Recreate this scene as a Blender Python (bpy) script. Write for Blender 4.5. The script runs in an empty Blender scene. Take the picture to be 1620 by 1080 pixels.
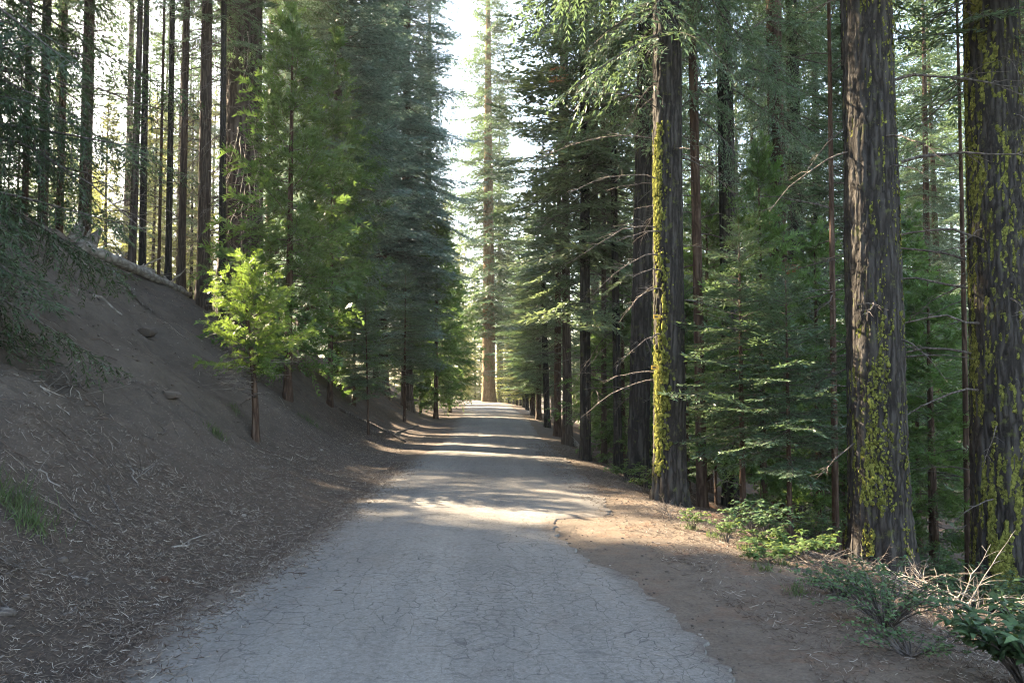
import bpy, math, time
import numpy as np
from mathutils import Vector
T0 = time.time()
R = math.radians
sc = bpy.context.scene
COL = sc.collection

# ------------------------------------------------------------------ camera, sky, sun, exposure
PITCH = 2.95; EYE = 1.6; FPX = 1300.0
cam = bpy.data.cameras.new('camera'); camo = bpy.data.objects.new('camera', cam); COL.objects.link(camo)
cam.lens = 28.9; cam.sensor_width = 36; cam.clip_start = .05; cam.clip_end = 3000
camo.location = (0, 0, EYE); camo.rotation_euler = (R(90 + PITCH), 0, 0); sc.camera = camo

SUN_AZ, SUN_EL = -55.2, 30.0            # azimuth from +Y, clockwise positive
w = bpy.data.worlds.new('World'); sc.world = w; w.use_nodes = True
wn = w.node_tree.nodes
sky = wn.new('ShaderNodeTexSky'); sky.sky_type = 'NISHITA'; sky.sun_disc = False
sky.sun_elevation = R(SUN_EL); sky.sun_rotation = R(SUN_AZ); sky.air_density = 1.0; sky.dust_density = 1.6; sky.ozone_density = 0.2
w.node_tree.links.new(sky.outputs[0], wn['Background'].inputs[0]); wn['Background'].inputs[1].default_value = .10
TOSUN = np.array([math.sin(R(SUN_AZ)) * math.cos(R(SUN_EL)), math.cos(R(SUN_AZ)) * math.cos(R(SUN_EL)), math.sin(R(SUN_EL))])
sl = bpy.data.lights.new('sun', 'SUN'); so = bpy.data.objects.new('sun', sl); COL.objects.link(so)
sl.energy = 5.0; sl.angle = R(.5); sl.color = (1, .86, .66)
so.rotation_euler = Vector(TOSUN).to_track_quat('Z', 'Y').to_euler(); so.location = (-20, 20, 40)
sc.view_settings.view_transform = 'Standard'; sc.view_settings.look = 'None'; sc.view_settings.gamma = 1
sc.view_settings.exposure = 3.35
sc.view_settings.use_white_balance = True; sc.view_settings.white_balance_temperature = 7100; sc.view_settings.white_balance_tint = 10
cy = sc.cycles
cy.max_bounces = 8; cy.diffuse_bounces = 7; cy.glossy_bounces = 2; cy.transmission_bounces = 6; cy.volume_bounces = 0; cy.volume_step_rate = 5; cy.volume_max_steps = 32; cy.transparent_max_bounces = 4
cy.caustics_reflective = False; cy.caustics_refractive = False; cy.sample_clamp_indirect = 6
cy.use_denoising = True; cy.filter_width = 1.1

# ------------------------------------------------------------------ numpy noise
def _h(ix, iy, iz):
    n = (ix.astype(np.int64) * 374761393 + iy.astype(np.int64) * 668265263 + iz.astype(np.int64) * 2147483647 * 31) & 0xffffffff
    n = ((n ^ (n >> 13)) * 1274126177) & 0xffffffff
    n = ((n ^ (n >> 16)) * 2246822519) & 0xffffffff
    return ((n ^ (n >> 15)) & 0xffffff) / float(0xffffff)
def vn(x, y, z=0.0):
    x, y, z = np.broadcast_arrays(np.asarray(x, float), np.asarray(y, float), np.asarray(z, float))
    ix, iy, iz = np.floor(x), np.floor(y), np.floor(z)
    fx, fy, fz = x - ix, y - iy, z - iz
    ux, uy, uz = [f * f * (3 - 2 * f) for f in (fx, fy, fz)]
    r = 0
    for a in (0, 1):
        for b in (0, 1):
            for c in (0, 1):
                r = r + _h(ix + a, iy + b, iz + c) * (ux if a else 1 - ux) * (uy if b else 1 - uy) * (uz if c else 1 - uz)
    return r * 2 - 1
def fbm(x, y, z=0.0, o=4):
    r, a = 0, 1.0
    for i in range(o):
        r = r + a * vn(np.asarray(x) * 2 ** i + 17.3 * i, np.asarray(y) * 2 ** i - 9.1 * i, np.asarray(z) * 2 ** i); a *= .5
    return r

# ------------------------------------------------------------------ terrain
def tab(y, t):
    t = np.array(t, float); return np.interp(y, t[:, 0], t[:, 1])
TOE = [(-20, -3.3), (5, -3.15), (9, -3.05), (14, -3.3), (22, -3.7), (35, -4.0), (50, -5.0), (69, -7), (90, -14), (140, -50)]
CREST = [(-20, 6.4), (14, 6.2), (17, 6.0), (20, 5.5), (23, 4.7), (30, 3.2), (40, 2.2), (55, 1.5), (70, 1.0), (100, .8)]
EDGE = [(-20, 2.9), (5, 2.75), (6.4, 2.6), (8.6, 2.3), (12.8, 1.95), (17, 1.6), (25, 1.35), (43, 1.1), (60, .7), (72, -.6), (84, -4), (100, -12), (140, -40)]
LE = [(-20, -2.4), (3, -2.38), (4.4, -2.34), (5.9, -2.38), (7.6, -2.23), (9.3, -2.2), (12, -2.3), (15.6, -2.3), (19.8, -2.12), (23.6, -2.0), (33, -2.4), (48, -3.0), (60, -3.5), (69, -4.3), (80, -7.5), (92, -14)]
RE = [(-20, 1.2), (4.5, 1.18), (5.16, 1.17), (5.9, 1.1), (6.4, 1.0), (6.98, .92), (7.35, .70), (8.0, .60), (8.56, .50), (9.5, .44), (9.72, .50), (9.86, .58), (9.96, .85), (10.04, 1.10), (10.2, 1.16), (12, 1.28), (14.5, 1.25), (20.2, 1.0), (25, .82), (36, .7), (48, .35), (60, -.1), (69, -.9), (80, -4), (92, -10)]
def softmin(a, b, k):
    h = np.clip(.5 + .5 * (b - a) / k, 0, 1); return b * (1 - h) + a * h - k * h * (1 - h)
def softpos(a, k):
    return -softmin(-a, 0 * a, k)
def H(x, y, detail=True):
    x = np.asarray(x, float); y = np.asarray(y, float)
    t = tab(y, TOE) - x; u = x - tab(y, EDGE)
    tp = softpos(t, 1.0); up = softpos(u, .5)
    hc = tab(y, CREST)
    bank = softmin(.74 * tp, hc - .03 * np.maximum(t - 7, 0), 1.2)
    bank = np.maximum(bank, 0)
    rt = softmin(.34 * up, 2.6 + .05 * up, 1.5); rt = np.maximum(rt, 0); rt = np.minimum(rt, 8)
    z = bank - rt
    if detail:
        m = np.clip(t / 1.5, 0, 1); mr = np.clip(u / 1.0, 0, 1)
        near = np.clip(1.4 - np.hypot(x, y) / 60, .2, 1)
        z = z - m * near * .10 * np.clip(1 - 3.2 * np.abs(fbm(y * .55 + x * .12, x * .10, 21, 3)), 0, 1)
        z = z + m * (.16 * fbm(x * .45, y * .45, 3, 3) + near * (.11 * fbm(x * 1.4, y * 1.4, 5, 3) + .055 * np.abs(fbm(x * 4.5, y * 4.5, 8, 3)) + .02 * fbm(x * 13, y * 13, 2, 2)))
        z = z + mr * (.10 * fbm(x * .5, y * .5, 9, 3) + near * .05 * fbm(x * 2.2, y * 2.2, 1, 3))
        flat = (1 - m) * (1 - mr)
        z = z + flat * (.016 * fbm(x * 1.1, y * 1.1, 2, 3) * np.clip(np.abs(x + .5) - 1.2, 0, 1) + .006 * fbm(x * 7, y * 7, 4, 2))
        # under the asphalt the ground is lowered; the worn right edge shows the base course
        inr = np.clip((tab(y, RE) - .05 - x) / .25, 0, 1) * np.clip((x - tab(y, LE) - .25) / .3, 0, 1)
        bite = np.clip((x - .2) / .3, 0, 1) * np.clip((1.7 - x) / .5, 0, 1) * np.clip((y - 6.2) / 1.2, 0, 1) * np.clip((10.6 - y) / .5, 0, 1)
        z = z - .022 * inr - .004 * bite
    return z
def H1(x, y): return float(H(np.array([x]), np.array([y]))[0])

cp, sp = math.cos(R(PITCH)), math.sin(R(PITCH))
def ray(px, py):
    a = (px - 810) / FPX; b = (540 - py) / FPX
    return np.array([a, cp - b * sp, sp + b * cp])
def hit(px, py, dflt=22.0, dmin=2.5):
    d = ray(px, py); s = np.arange(dmin, 120, .05)
    P = s[:, None] * d[None]; P[:, 2] += EYE
    h = H(P[:, 0], P[:, 1]); k = np.nonzero(P[:, 2] < h)[0]
    if len(k) == 0: return at(px, dflt)
    p = P[k[0]]; return float(p[0]), float(p[1])
def at(px, d):
    return (px - 810) / FPX * d, float(d)

# ------------------------------------------------------------------ mesh buffer (all quads)
class Buf:
    def __init__(s): s.V = []; s.F = []; s.M = []; s.n = 0
    def add(s, V, F, m=0):
        V = np.asarray(V, np.float32).reshape(-1, 3); F = np.asarray(F, np.int32).reshape(-1, 4)
        if len(V) == 0: return
        s.V.append(V); s.F.append(F + s.n)
        s.M.append(np.full(len(F), m, np.int32) if np.isscalar(m) else np.asarray(m, np.int32)); s.n += len(V)
    def arr(s): return np.concatenate(s.V), np.concatenate(s.F), np.concatenate(s.M)
    def mesh(s, name, mats, smooth=True, attrs=None):
        V, F, M = s.arr(); me = bpy.data.meshes.new(name)
        me.vertices.add(len(V)); me.vertices.foreach_set('co', V.ravel())
        me.loops.add(F.size); me.loops.foreach_set('vertex_index', F.ravel())
        me.polygons.add(len(F)); me.polygons.foreach_set('loop_start', np.arange(0, F.size, 4, dtype=np.int32))
        for m in mats: me.materials.append(m)
        me.polygons.foreach_set('material_index', M)
        me.polygons.foreach_set('use_smooth', np.full(len(F), smooth, bool))
        for k, v in (attrs or {}).items():
            a = me.attributes.new(k, 'FLOAT', 'POINT'); a.data.foreach_set('value', np.asarray(v, np.float32))
        me.update(calc_edges=True); return me
def tube(pts, rad, n=6, noise=0.0, rng=None):
    pts = np.asarray(pts, float); rad = np.asarray(rad, float); K = len(pts)
    t = np.gradient(pts, axis=0); t /= np.linalg.norm(t, axis=1)[:, None] + 1e-9
    mt = np.abs(t.mean(0)); ref = np.eye(3)[int(np.argmin(mt))]
    a = np.cross(t, ref); a /= np.linalg.norm(a, axis=1)[:, None] + 1e-9; b = np.cross(t, a)
    th = np.arange(n) / n * 2 * math.pi
    r = rad[:, None] * np.ones((1, n))
    if noise and rng is not None: r = r * (1 + noise * rng.uniform(-1, 1, r.shape))
    V = pts[:, None] + r[..., None] * (np.cos(th)[None, :, None] * a[:, None] + np.sin(th)[None, :, None] * b[:, None])
    i = np.arange(K - 1)[:, None] * n; j = np.arange(n)[None]; j2 = (j + 1) % n
    F = np.stack([i + j, i + j2, i + n + j2, i + n + j], -1).reshape(-1, 4)
    return V.reshape(-1, 3), F
def leaves(P, D, N, L, W, mid=.42, fold=.0):
    P = np.asarray(P, float); D = np.asarray(D, float); D = D / (np.linalg.norm(D, axis=1)[:, None] + 1e-9)
    S = np.cross(D, N); S /= np.linalg.norm(S, axis=1)[:, None] + 1e-9
    U = np.cross(S, D); L = np.broadcast_to(L, (len(P),))[:, None]; W = np.broadcast_to(W, (len(P),))[:, None]
    m = P + D * L * mid + U * W * fold
    V = np.stack([P, m + S * W * .5, P + D * L, m - S * W * .5], 1).reshape(-1, 3)
    return V, np.arange(len(P) * 4).reshape(-1, 4)
def rot_z(a):
    c, s = math.cos(a), math.sin(a); return np.array([[c, -s, 0], [s, c, 0], [0, 0, 1]])
def rot_y(a):                        # positive lifts +X upward
    c, s = math.cos(a), math.sin(a); return np.array([[c, 0, -s], [0, 1, 0], [s, 0, c]])
def rot_x(a):
    c, s = math.cos(a), math.sin(a); return np.array([[1, 0, 0], [0, c, -s], [0, s, c]])

# ------------------------------------------------------------------ materials
def mat(name):
    m = bpy.data.materials.new(name); m.use_nodes = True; nt = m.node_tree
    return m, nt, nt.nodes, nt.links, nt.nodes['Principled BSDF']
def N(nodes, t, **k):
    n = nodes.new(t)
    for a, b in k.items():
        if a in n.inputs: n.inputs[a].default_value = b
        else: setattr(n, a, b)
    return n
def ramp(nodes, stops):
    r = nodes.new('ShaderNodeValToRGB'); e = r.color_ramp.elements
    while len(e) < len(stops): e.new(.5)
    for i, (p, c) in enumerate(stops):
        e[i].position = p; e[i].color = (*c, 1) if len(c) == 3 else c
    return r
def mixc(nt, a, b, f, mode='MIX'):
    m = nt.nodes.new('ShaderNodeMix'); m.data_type = 'RGBA'; m.blend_type = mode
    for s, v in ((m.inputs[0], f), (m.inputs[6], a), (m.inputs[7], b)):
        if hasattr(v, 'links'): nt.links.new(v, s)
        else: s.default_value = v if not isinstance(v, tuple) or len(v) == 4 else (*v, 1)
    return m.outputs[2]
def noise(nt, vec, scale, detail=4, rough=.55, dist=0):
    n = nt.nodes.new('ShaderNodeTexNoise'); n.inputs['Scale'].default_value = scale; n.inputs['Detail'].default_value = detail
    n.inputs['Roughness'].default_value = rough; n.inputs['Distortion'].default_value = dist
    if vec is not None: nt.links.new(vec, n.inputs['Vector'])
    return n
def mapv(nt, vec, sc_=(1, 1, 1), loc=(0, 0, 0), rot=(0, 0, 0)):
    m = nt.nodes.new('ShaderNodeMapping'); m.inputs['Scale'].default_value = sc_; m.inputs['Location'].default_value = loc; m.inputs['Rotation'].default_value = rot
    nt.links.new(vec, m.inputs['Vector']); return m.outputs[0]
def bump(nt, h, strength, dist, prev=None):
    b = nt.nodes.new('ShaderNodeBump'); b.inputs['Strength'].default_value = strength; b.inputs['Distance'].default_value = dist
    nt.links.new(h, b.inputs['Height'])
    if prev is not None: nt.links.new(prev, b.inputs['Normal'])
    return b.outputs[0]
def coord(nt, k='Object'): return nt.nodes.new('ShaderNodeTexCoord').outputs[k]
def mth(nt, op, a, b=None, clamp=False):
    m = nt.nodes.new('ShaderNodeMath'); m.operation = op; m.use_clamp = clamp
    for s, v in ((m.inputs[0], a), (m.inputs[1], b)):
        if v is None: continue
        if hasattr(v, 'links'): nt.links.new(v, s)
        else: s.default_value = v
    return m.outputs[0]

def leaf_mat(name, c1, c2, trans=.35, tc=None, rough=.42, sheen=.45, scale=.9):
    m, nt, n, l, p = mat(name); v = coord(nt)
    a = noise(nt, v, scale, 3); b = noise(nt, v, scale * 9, 2)
    f = mth(nt, 'ADD', mth(nt, 'MULTIPLY', a.outputs[0], .6), mth(nt, 'MULTIPLY', b.outputs[0], .4))
    r = ramp(n, [(.36, c1), (.64, c2)]); l.new(f, r.inputs[0])
    oi = n.new('ShaderNodeObjectInfo'); hs = n.new('ShaderNodeHueSaturation')
    mr = N(n, 'ShaderNodeMapRange'); mr.inputs[3].default_value = .78; mr.inputs[4].default_value = 1.18
    gi = n.new('ShaderNodeNewGeometry'); m2 = N(n, 'ShaderNodeMapRange'); m2.inputs[3].default_value = .42; m2.inputs[4].default_value = 1.62; l.new(gi.outputs['Random Per Island'], m2.inputs[0])
    l.new(oi.outputs['Random'], mr.inputs[0]); l.new(mth(nt, 'MULTIPLY', mr.outputs[0], m2.outputs[0]), hs.inputs['Value']); l.new(r.outputs[0], hs.inputs['Color'])
    l.new(hs.outputs[0], p.inputs['Base Color']); p.inputs['Roughness'].default_value = rough; p.inputs['Specular IOR Level'].default_value = sheen
    t = n.new('ShaderNodeBsdfTranslucent')
    tcol = mixc(nt, hs.outputs[0], tc or c2, .55); l.new(tcol, t.inputs[0])
    mx = n.new('ShaderNodeMixShader'); mx.inputs[0].default_value = trans
    l.new(p.outputs[0], mx.inputs[1]); l.new(t.outputs[0], mx.inputs[2]); l.new(mx.outputs[0], n['Material Output'].inputs[0])
    return m
M = {}
M['fir'] = leaf_mat('fir_needles', (.055, .100, .060), (.125, .190, .115), .33, (.18, .27, .08))
M['olivefir'] = leaf_mat('olive_fir_needles', (.075, .115, .070), (.155, .210, .125), .35, (.26, .33, .12))
M['darkfir'] = leaf_mat('dark_fir_needles', (.030, .058, .030), (.082, .122, .062), .34, (.15, .21, .055))
M['bluefir'] = leaf_mat('blue_fir_needles', (.100, .160, .135), (.190, .270, .235), .30, (.24, .34, .18))
M['cedar'] = leaf_mat('cedar_sprays', (.042, .095, .030), (.092, .165, .050), .38, (.22, .34, .06))
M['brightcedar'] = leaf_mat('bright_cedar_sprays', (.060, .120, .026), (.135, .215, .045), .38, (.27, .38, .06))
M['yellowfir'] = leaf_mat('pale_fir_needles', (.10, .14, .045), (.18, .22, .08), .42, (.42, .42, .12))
M['shrub'] = leaf_mat('shrub_leaves', (.030, .062, .028), (.075, .125, .052), .25, (.20, .27, .06), .6, .25, 2)
M['dogwood'] = leaf_mat('dogwood_leaves', (.045, .095, .030), (.11, .16, .05), .38, (.26, .32, .07), .5, .3, 2)
M['redneedle'] = leaf_mat('dead_red_needles', (.30, .09, .04), (.42, .16, .07), .3, (.5, .2, .08))
M['grass'] = leaf_mat('grass_blades', (.04, .065, .025), (.09, .12, .05), .3, (.2, .28, .06), .5, .3, 3)
M['moss'] = leaf_mat('yellow_green_moss', (.045, .055, .014), (.20, .20, .05), .08, (.26, .25, .04), .95, .02, 30)

def bark_mat(name, dark, mid, light, zs=.10, sc_=13, red=None, mossc=None, mossamt=0):
    m, nt, n, l, p = mat(name); v = coord(nt)
    vs = mapv(nt, v, (1, 1, zs)); d = noise(nt, v, 3, 3)
    vd = n.new('ShaderNodeVectorMath'); vd.operation = 'MULTIPLY_ADD'; l.new(d.outputs[1], vd.inputs[0]); vd.inputs[1].default_value = (.09, .09, .05); l.new(vs, vd.inputs[2])
    vo = n.new('ShaderNodeTexVoronoi'); vo.feature = 'DISTANCE_TO_EDGE'; vo.inputs['Scale'].default_value = sc_; l.new(vd.outputs[0], vo.inputs['Vector'])
    nz = noise(nt, vs, sc_ * 3.5, 6, .65); n2 = noise(nt, v, 1.3, 3)
    hgt = mth(nt, 'ADD', mth(nt, 'MULTIPLY', vo.outputs[0], 2.2, True), mth(nt, 'MULTIPLY', nz.outputs[0], .7))
    r = ramp(n, [(.15, dark), (.55, mid), (1.0, light)]); l.new(hgt, r.inputs[0])
    c = mixc(nt, r.outputs[0], red or (mid[0] * 1.12, mid[1] * 1.03, mid[2] * .93), mth(nt, 'MULTIPLY', n2.outputs[0], .6))
    if mossamt:
        n3 = noise(nt, v, 7, 5, .7); g = ramp(n, [(.62 - mossamt, (0, 0, 0)), (.72 - mossamt, (1, 1, 1))]); l.new(n3.outputs[0], g.inputs[0])
        c = mixc(nt, c, mossc, g.outputs[0])
    l.new(c, p.inputs['Base Color']); p.inputs['Roughness'].default_value = .9; p.inputs['Specular IOR Level'].default_value = .15
    l.new(bump(nt, hgt, .9, .03), p.inputs['Normal']); return m
M['bark'] = bark_mat('furrowed_grey_brown_bark', (.007, .0065, .006), (.028, .025, .023), (.074, .068, .062), mossc=(.075, .08, .03), mossamt=.05)
M['graybark'] = bark_mat('grey_bark', (.018, .015, .013), (.065, .052, .046), (.14, .12, .11), sc_=7)
M['redbark'] = bark_mat('reddish_bark', (.016, .010, .008), (.068, .043, .032), (.145, .10, .075))
M['brownbark'] = bark_mat('brown_bark', (.014, .010, .008), (.066, .050, .040), (.14, .112, .092))
M['tanbark'] = bark_mat('tan_bark', (.05, .034, .018), (.17, .122, .070), (.27, .20, .125))
M['mossbark'] = bark_mat('moss_dusted_bark', (.02, .016, .010), (.07, .055, .034), (.14, .12, .08), mossc=(.26, .27, .05), mossamt=.16)
M['wood'] = bark_mat('dead_twig_wood', (.035, .030, .027), (.10, .086, .078), (.20, .18, .165), sc_=14)
M['palewood'] = bark_mat('weathered_pale_wood', (.07, .062, .055), (.21, .19, .17), (.38, .355, .32), zs=1, sc_=5)
M['rock'] = bark_mat('pale_rock', (.12, .11, .10), (.26, .24, .22), (.42, .40, .37), zs=1, sc_=12)

# ground
def ground_mat():
    m, nt, n, l, p = mat('forest_soil_and_litter'); v = coord(nt)
    big = noise(nt, v, .55, 5, .6); mid_ = noise(nt, v, 4, 6, .7); fine = noise(nt, v, 38, 5, .75)
    # slivers of needle and bark litter: two stretched voronoi layers turned different ways
    fl = []
    for i, (rz, s) in enumerate(((.5, 60), (-.9, 75), (1.7, 50))):
        q = mapv(nt, v, (1, .17, .6), (i * 3.1, 0, 0), (0, 0, rz)); vo = n.new('ShaderNodeTexVoronoi'); vo.inputs['Scale'].default_value = s; l.new(q, vo.inputs['Vector'])
        sp_ = n.new('ShaderNodeSeparateColor'); l.new(vo.outputs['Color'], sp_.inputs[0])
        g = ramp(n, [(.20, (1, 1, 1)), (.30, (0, 0, 0))]); l.new(vo.outputs['Distance'], g.inputs[0])
        fl.append((mth(nt, 'MULTIPLY', g.outputs[0], mth(nt, 'GREATER_THAN', sp_.outputs[0], .55)), sp_.outputs[1]))
    soil = ramp(n, [(.3, (.060, .049, .041)), (.5, (.128, .108, .091)), (.72, (.205, .175, .150))])
    l.new(mth(nt, 'ADD', mth(nt, 'MULTIPLY', mid_.outputs[0], .5), mth(nt, 'MULTIPLY', big.outputs[0], .5)), soil.inputs[0])
    duff = ramp(n, [(.3, (.028, .022, .018)), (.55, (.082, .062, .049)), (.75, (.155, .122, .098))])
    l.new(mth(nt, 'ADD', mth(nt, 'MULTIPLY', mid_.outputs[0], .45), mth(nt, 'MULTIPLY', fine.outputs[0], .55)), duff.inputs[0])
    dirt = ramp(n, [(.3, (.080, .062, .048)), (.5, (.140, .112, .088)), (.75, (.21, .175, .145))])
    l.new(mth(nt, 'ADD', mth(nt, 'MULTIPLY', mid_.outputs[0], .4), mth(nt, 'MULTIPLY', fine.outputs[0], .6)), dirt.inputs[0])
    def at_(k): a = n.new('ShaderNodeAttribute'); a.attribute_name = k; return a.outputs['Fac']
    wob = mth(nt, 'MULTIPLY', mth(nt, 'SUBTRACT', mid_.outputs[0], .5), .9)
    fd = mth(nt, 'ADD', at_('duff'), wob, True); fr = mth(nt, 'ADD', at_('dirt'), wob, True)
    c = mixc(nt, soil.outputs[0], duff.outputs[0], fd); c = mixc(nt, c, dirt.outputs[0], fr)
    amt = at_('litter')
    for f, k in fl:
        lc = ramp(n, [(0, (.07, .045, .032)), (.5, (.17, .135, .11)), (1, (.30, .26, .225))]); l.new(k, lc.inputs[0])
        c = mixc(nt, c, lc.outputs[0], mth(nt, 'MULTIPLY', f, amt))
    red = noise(nt, v, 2.2, 4, .7); rr = ramp(n, [(.52, (0, 0, 0)), (.70, (1, 1, 1))]); l.new(red.outputs[0], rr.inputs[0])
    c = mixc(nt, c, (.20, .095, .05), mth(nt, 'MULTIPLY', rr.outputs[0], mth(nt, 'MULTIPLY', at_('red'), .6)))
    l.new(c, p.inputs['Base Color']); p.inputs['Roughness'].default_value = .95; p.inputs['Specular IOR Level'].default_value = .1
    hh = mth(nt, 'ADD', fine.outputs[0], mth(nt, 'MULTIPLY', mth(nt, 'ADD', fl[0][0], mth(nt, 'ADD', fl[1][0], fl[2][0])), mth(nt, 'MULTIPLY', amt, .6)))
    b = bump(nt, mid_.outputs[0], .9, .07); l.new(bump(nt, hh, 1.0, .018, b), p.inputs['Normal'])
    return m
M['ground'] = ground_mat()
def road_mat():
    m, nt, n, l, p = mat('cracked_old_asphalt'); v = coord(nt)
    big = noise(nt, v, .6, 4); mid_ = noise(nt, v, 5, 5, .6); agg = noise(nt, v, 70, 4, .8)
    base = ramp(n, [(.35, (.142, .132, .120)), (.65, (.194, .182, .166))])
    l.new(mth(nt, 'ADD', mth(nt, 'MULTIPLY', big.outputs[0], .6), mth(nt, 'MULTIPLY', mid_.outputs[0], .4)), base.inputs[0])
    c = mixc(nt, base.outputs[0], (.34, .33, .31), mth(nt, 'MULTIPLY', mth(nt, 'SUBTRACT', agg.outputs[0], .5), 2.2, True))
    crk = None
    for i, (s, wd, th0, th1, amp, st) in enumerate(((6.2, .017, .36, .54, .20, (1, .7, 1)), (12, .030, .46, .60, .12, (.8, 1, 1)), (2.6, .0055, .40, .52, .45, (.9, .85, 1)))):
        d = noise(nt, mapv(nt, v, (1, 1, 1), (i * 7, 0, 0)), 2.2, 5, .7)
        vd = n.new('ShaderNodeVectorMath'); vd.operation = 'MULTIPLY_ADD'; l.new(d.outputs[1], vd.inputs[0]); vd.inputs[1].default_value = (amp, amp, 0); l.new(mapv(nt, v, (*st[:2], 0)), vd.inputs[2])
        vo = n.new('ShaderNodeTexVoronoi'); vo.feature = 'DISTANCE_TO_EDGE'; vo.inputs['Scale'].default_value = s; l.new(vd.outputs[0], vo.inputs['Vector'])
        wn_ = noise(nt, mapv(nt, v, (1, 1, 1), (0, i * 5, 0)), 6, 3)
        wv = mth(nt, 'MULTIPLY', wn_.outputs[0], wd * 2)
        g = mth(nt, 'SUBTRACT', 1.0, mth(nt, 'DIVIDE', vo.outputs[0], wv, True), True)
        rg = noise(nt, mapv(nt, v, (1, .45, 1), (i * 9, 2, 0)), .55, 3); rgr = ramp(n, [(th0, (0, 0, 0)), (th1, (1, 1, 1))]); l.new(rg.outputs[0], rgr.inputs[0])
        g = mth(nt, 'MULTIPLY', g, rgr.outputs[0]); crk = g if crk is None else mth(nt, 'MAXIMUM', crk, g)
    c = mixc(nt, c, (.030, .029, .028), mth(nt, 'MULTIPLY', crk, .75))
    a = n.new('ShaderNodeAttribute'); a.attribute_name = 'duff'
    sm = mth(nt, 'ADD', a.outputs['Fac'], mth(nt, 'MULTIPLY', mth(nt, 'SUBTRACT', mid_.outputs[0], .5), 1.6), True)
    dc = ramp(n, [(.3, (.060, .044, .034)), (.7, (.15, .118, .094))]); l.new(agg.outputs[0], dc.inputs[0])
    c = mixc(nt, c, dc.outputs[0], sm)
    st = noise(nt, mapv(nt, v, (1, .35, 1)), 1.4, 5, .7); sr = ramp(n, [(.55, (0, 0, 0)), (.72, (1, 1, 1))]); l.new(st.outputs[0], sr.inputs[0])
    c = mixc(nt, c, (.17, .145, .12), mth(nt, 'MULTIPLY', sr.outputs[0], .45))
    wt = noise(nt, mapv(nt, v, (1.6, .10, 1)), 1.0, 5, .65); wr = ramp(n, [(.35, (.80, .80, .81)), (.65, (1.16, 1.15, 1.13))]); l.new(wt.outputs[0], wr.inputs[0])
    c = mixc(nt, c, wr.outputs[0], 1.0, 'MULTIPLY')
    sp2 = noise(nt, v, 26, 5, .8); s2 = ramp(n, [(.36, (.62, .60, .58)), (.52, (1, 1, 1)), (.66, (1.22, 1.2, 1.17))]); l.new(sp2.outputs[0], s2.inputs[0])
    c = mixc(nt, c, s2.outputs[0], .75, 'MULTIPLY')
    l.new(c, p.inputs['Base Color']); p.inputs['Roughness'].default_value = .82; p.inputs['Specular IOR Level'].default_value = .3
    hh = mth(nt, 'SUBTRACT', mth(nt, 'MULTIPLY', agg.outputs[0], .25), crk)
    b = bump(nt, mid_.outputs[0], .25, .02); l.new(bump(nt, hh, .6, .01, b), p.inputs['Normal']); return m
M['road'] = road_mat()
def plain(name, c, rough=.6, metal=0):
    m, nt, n, l, p = mat(name); v = coord(nt); z = noise(nt, v, 30, 3)
    l.new(mixc(nt, c, tuple(x * .75 for x in c), z.outputs[0]), p.inputs['Base Color']); p.inputs['Roughness'].default_value = rough; p.inputs['Metallic'].default_value = metal; return m
M['yellow'] = plain('yellow_enamel', (.60, .33, .02)); M['black'] = plain('black_paint', (.02, .02, .02)); M['clod'] = plain('soil_clods', (.105, .082, .066), .95)
M['steel'] = plain('steel', (.3, .3, .3), .4, 1)

# ------------------------------------------------------------------ object helpers
def thing(name, label, cat, loc, rz=0.0, group=None, s=(1, 1, 1), lean=(0, 0)):
    o = bpy.data.objects.new(name, None); COL.objects.link(o); o.location = loc; o.rotation_euler = (lean[0], lean[1], rz); o.scale = s
    o.empty_display_size = .2
    o['label'] = label; o['category'] = cat
    if group: o['group'] = group
    return o
def part(name, me, parent):
    o = bpy.data.objects.new(name, me); COL.objects.link(o); o.parent = parent; return o
def solo(name, me, label=None, cat=None, group=None, kind=None, loc=(0, 0, 0)):
    o = bpy.data.objects.new(name, me); COL.objects.link(o); o.location = loc
    if label: o['label'] = label
    if cat: o['category'] = cat
    if group: o['group'] = group
    if kind: o['kind'] = kind
    return o

# ------------------------------------------------------------------ ground and road
def axis(lo, hi, a, b, st, g=1.06, mx=12):
    v = list(np.arange(a, b, st)); s = st
    x = v[-1]
    while x < hi: s = min(s * g, mx); x += s; v.append(x)
    s = st; x = a
    while x > lo: s = min(s * g, mx); x -= s; v.insert(0, x)
    return np.array(v)
xs = axis(-320, 320, -10.5, 5.0, .055, 1.045)
ys = [2.6]; 
while ys[-1] < 620: ys.append(ys[-1] + max(.045, .0085 * ys[-1]) * (1 if ys[-1] < 90 else 2.5))
yb = [2.6]; s_ = .1
while yb[-1] > -120: s_ *= 1.15; yb.append(yb[-1] - s_)
ys = np.array(yb[:0:-1] + ys)
X, Y = np.meshgrid(xs, ys); Z = H(X, Y)
nx, ny = len(xs), len(ys)
i = np.arange(ny - 1)[:, None] * nx; j = np.arange(nx - 1)[None]
F = np.stack([i + j, i + j + 1, i + nx + j + 1, i + nx + j], -1).reshape(-1, 4)
b = Buf(); b.add(np.stack([X, Y, Z], -1).reshape(-1, 3), F)
t = tab(Y, TOE) - X; u = X - tab(Y, EDGE); re_ = X - tab(Y, RE); le_ = tab(Y, LE) - X
toeband = np.exp(-((t - .3) / 1.3) ** 2)
duff = np.clip(.35 * toeband + .55 * np.clip(1 - (Y - 2) / 14, 0, 1) * np.clip(1 - t / 6, 0, 1) * (t > -1) + np.clip(u / .8, 0, 1) + .30, 0, 1) * np.where(X > -1, np.clip(u / .6 + .6, 0, 1), 1)
dirt = np.clip(re_ / .1 + .5, 0, 1) * np.clip(1.1 - np.clip(u + .5, 0, 9) * 1.4, 0, 1) * (X > -.5)
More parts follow.
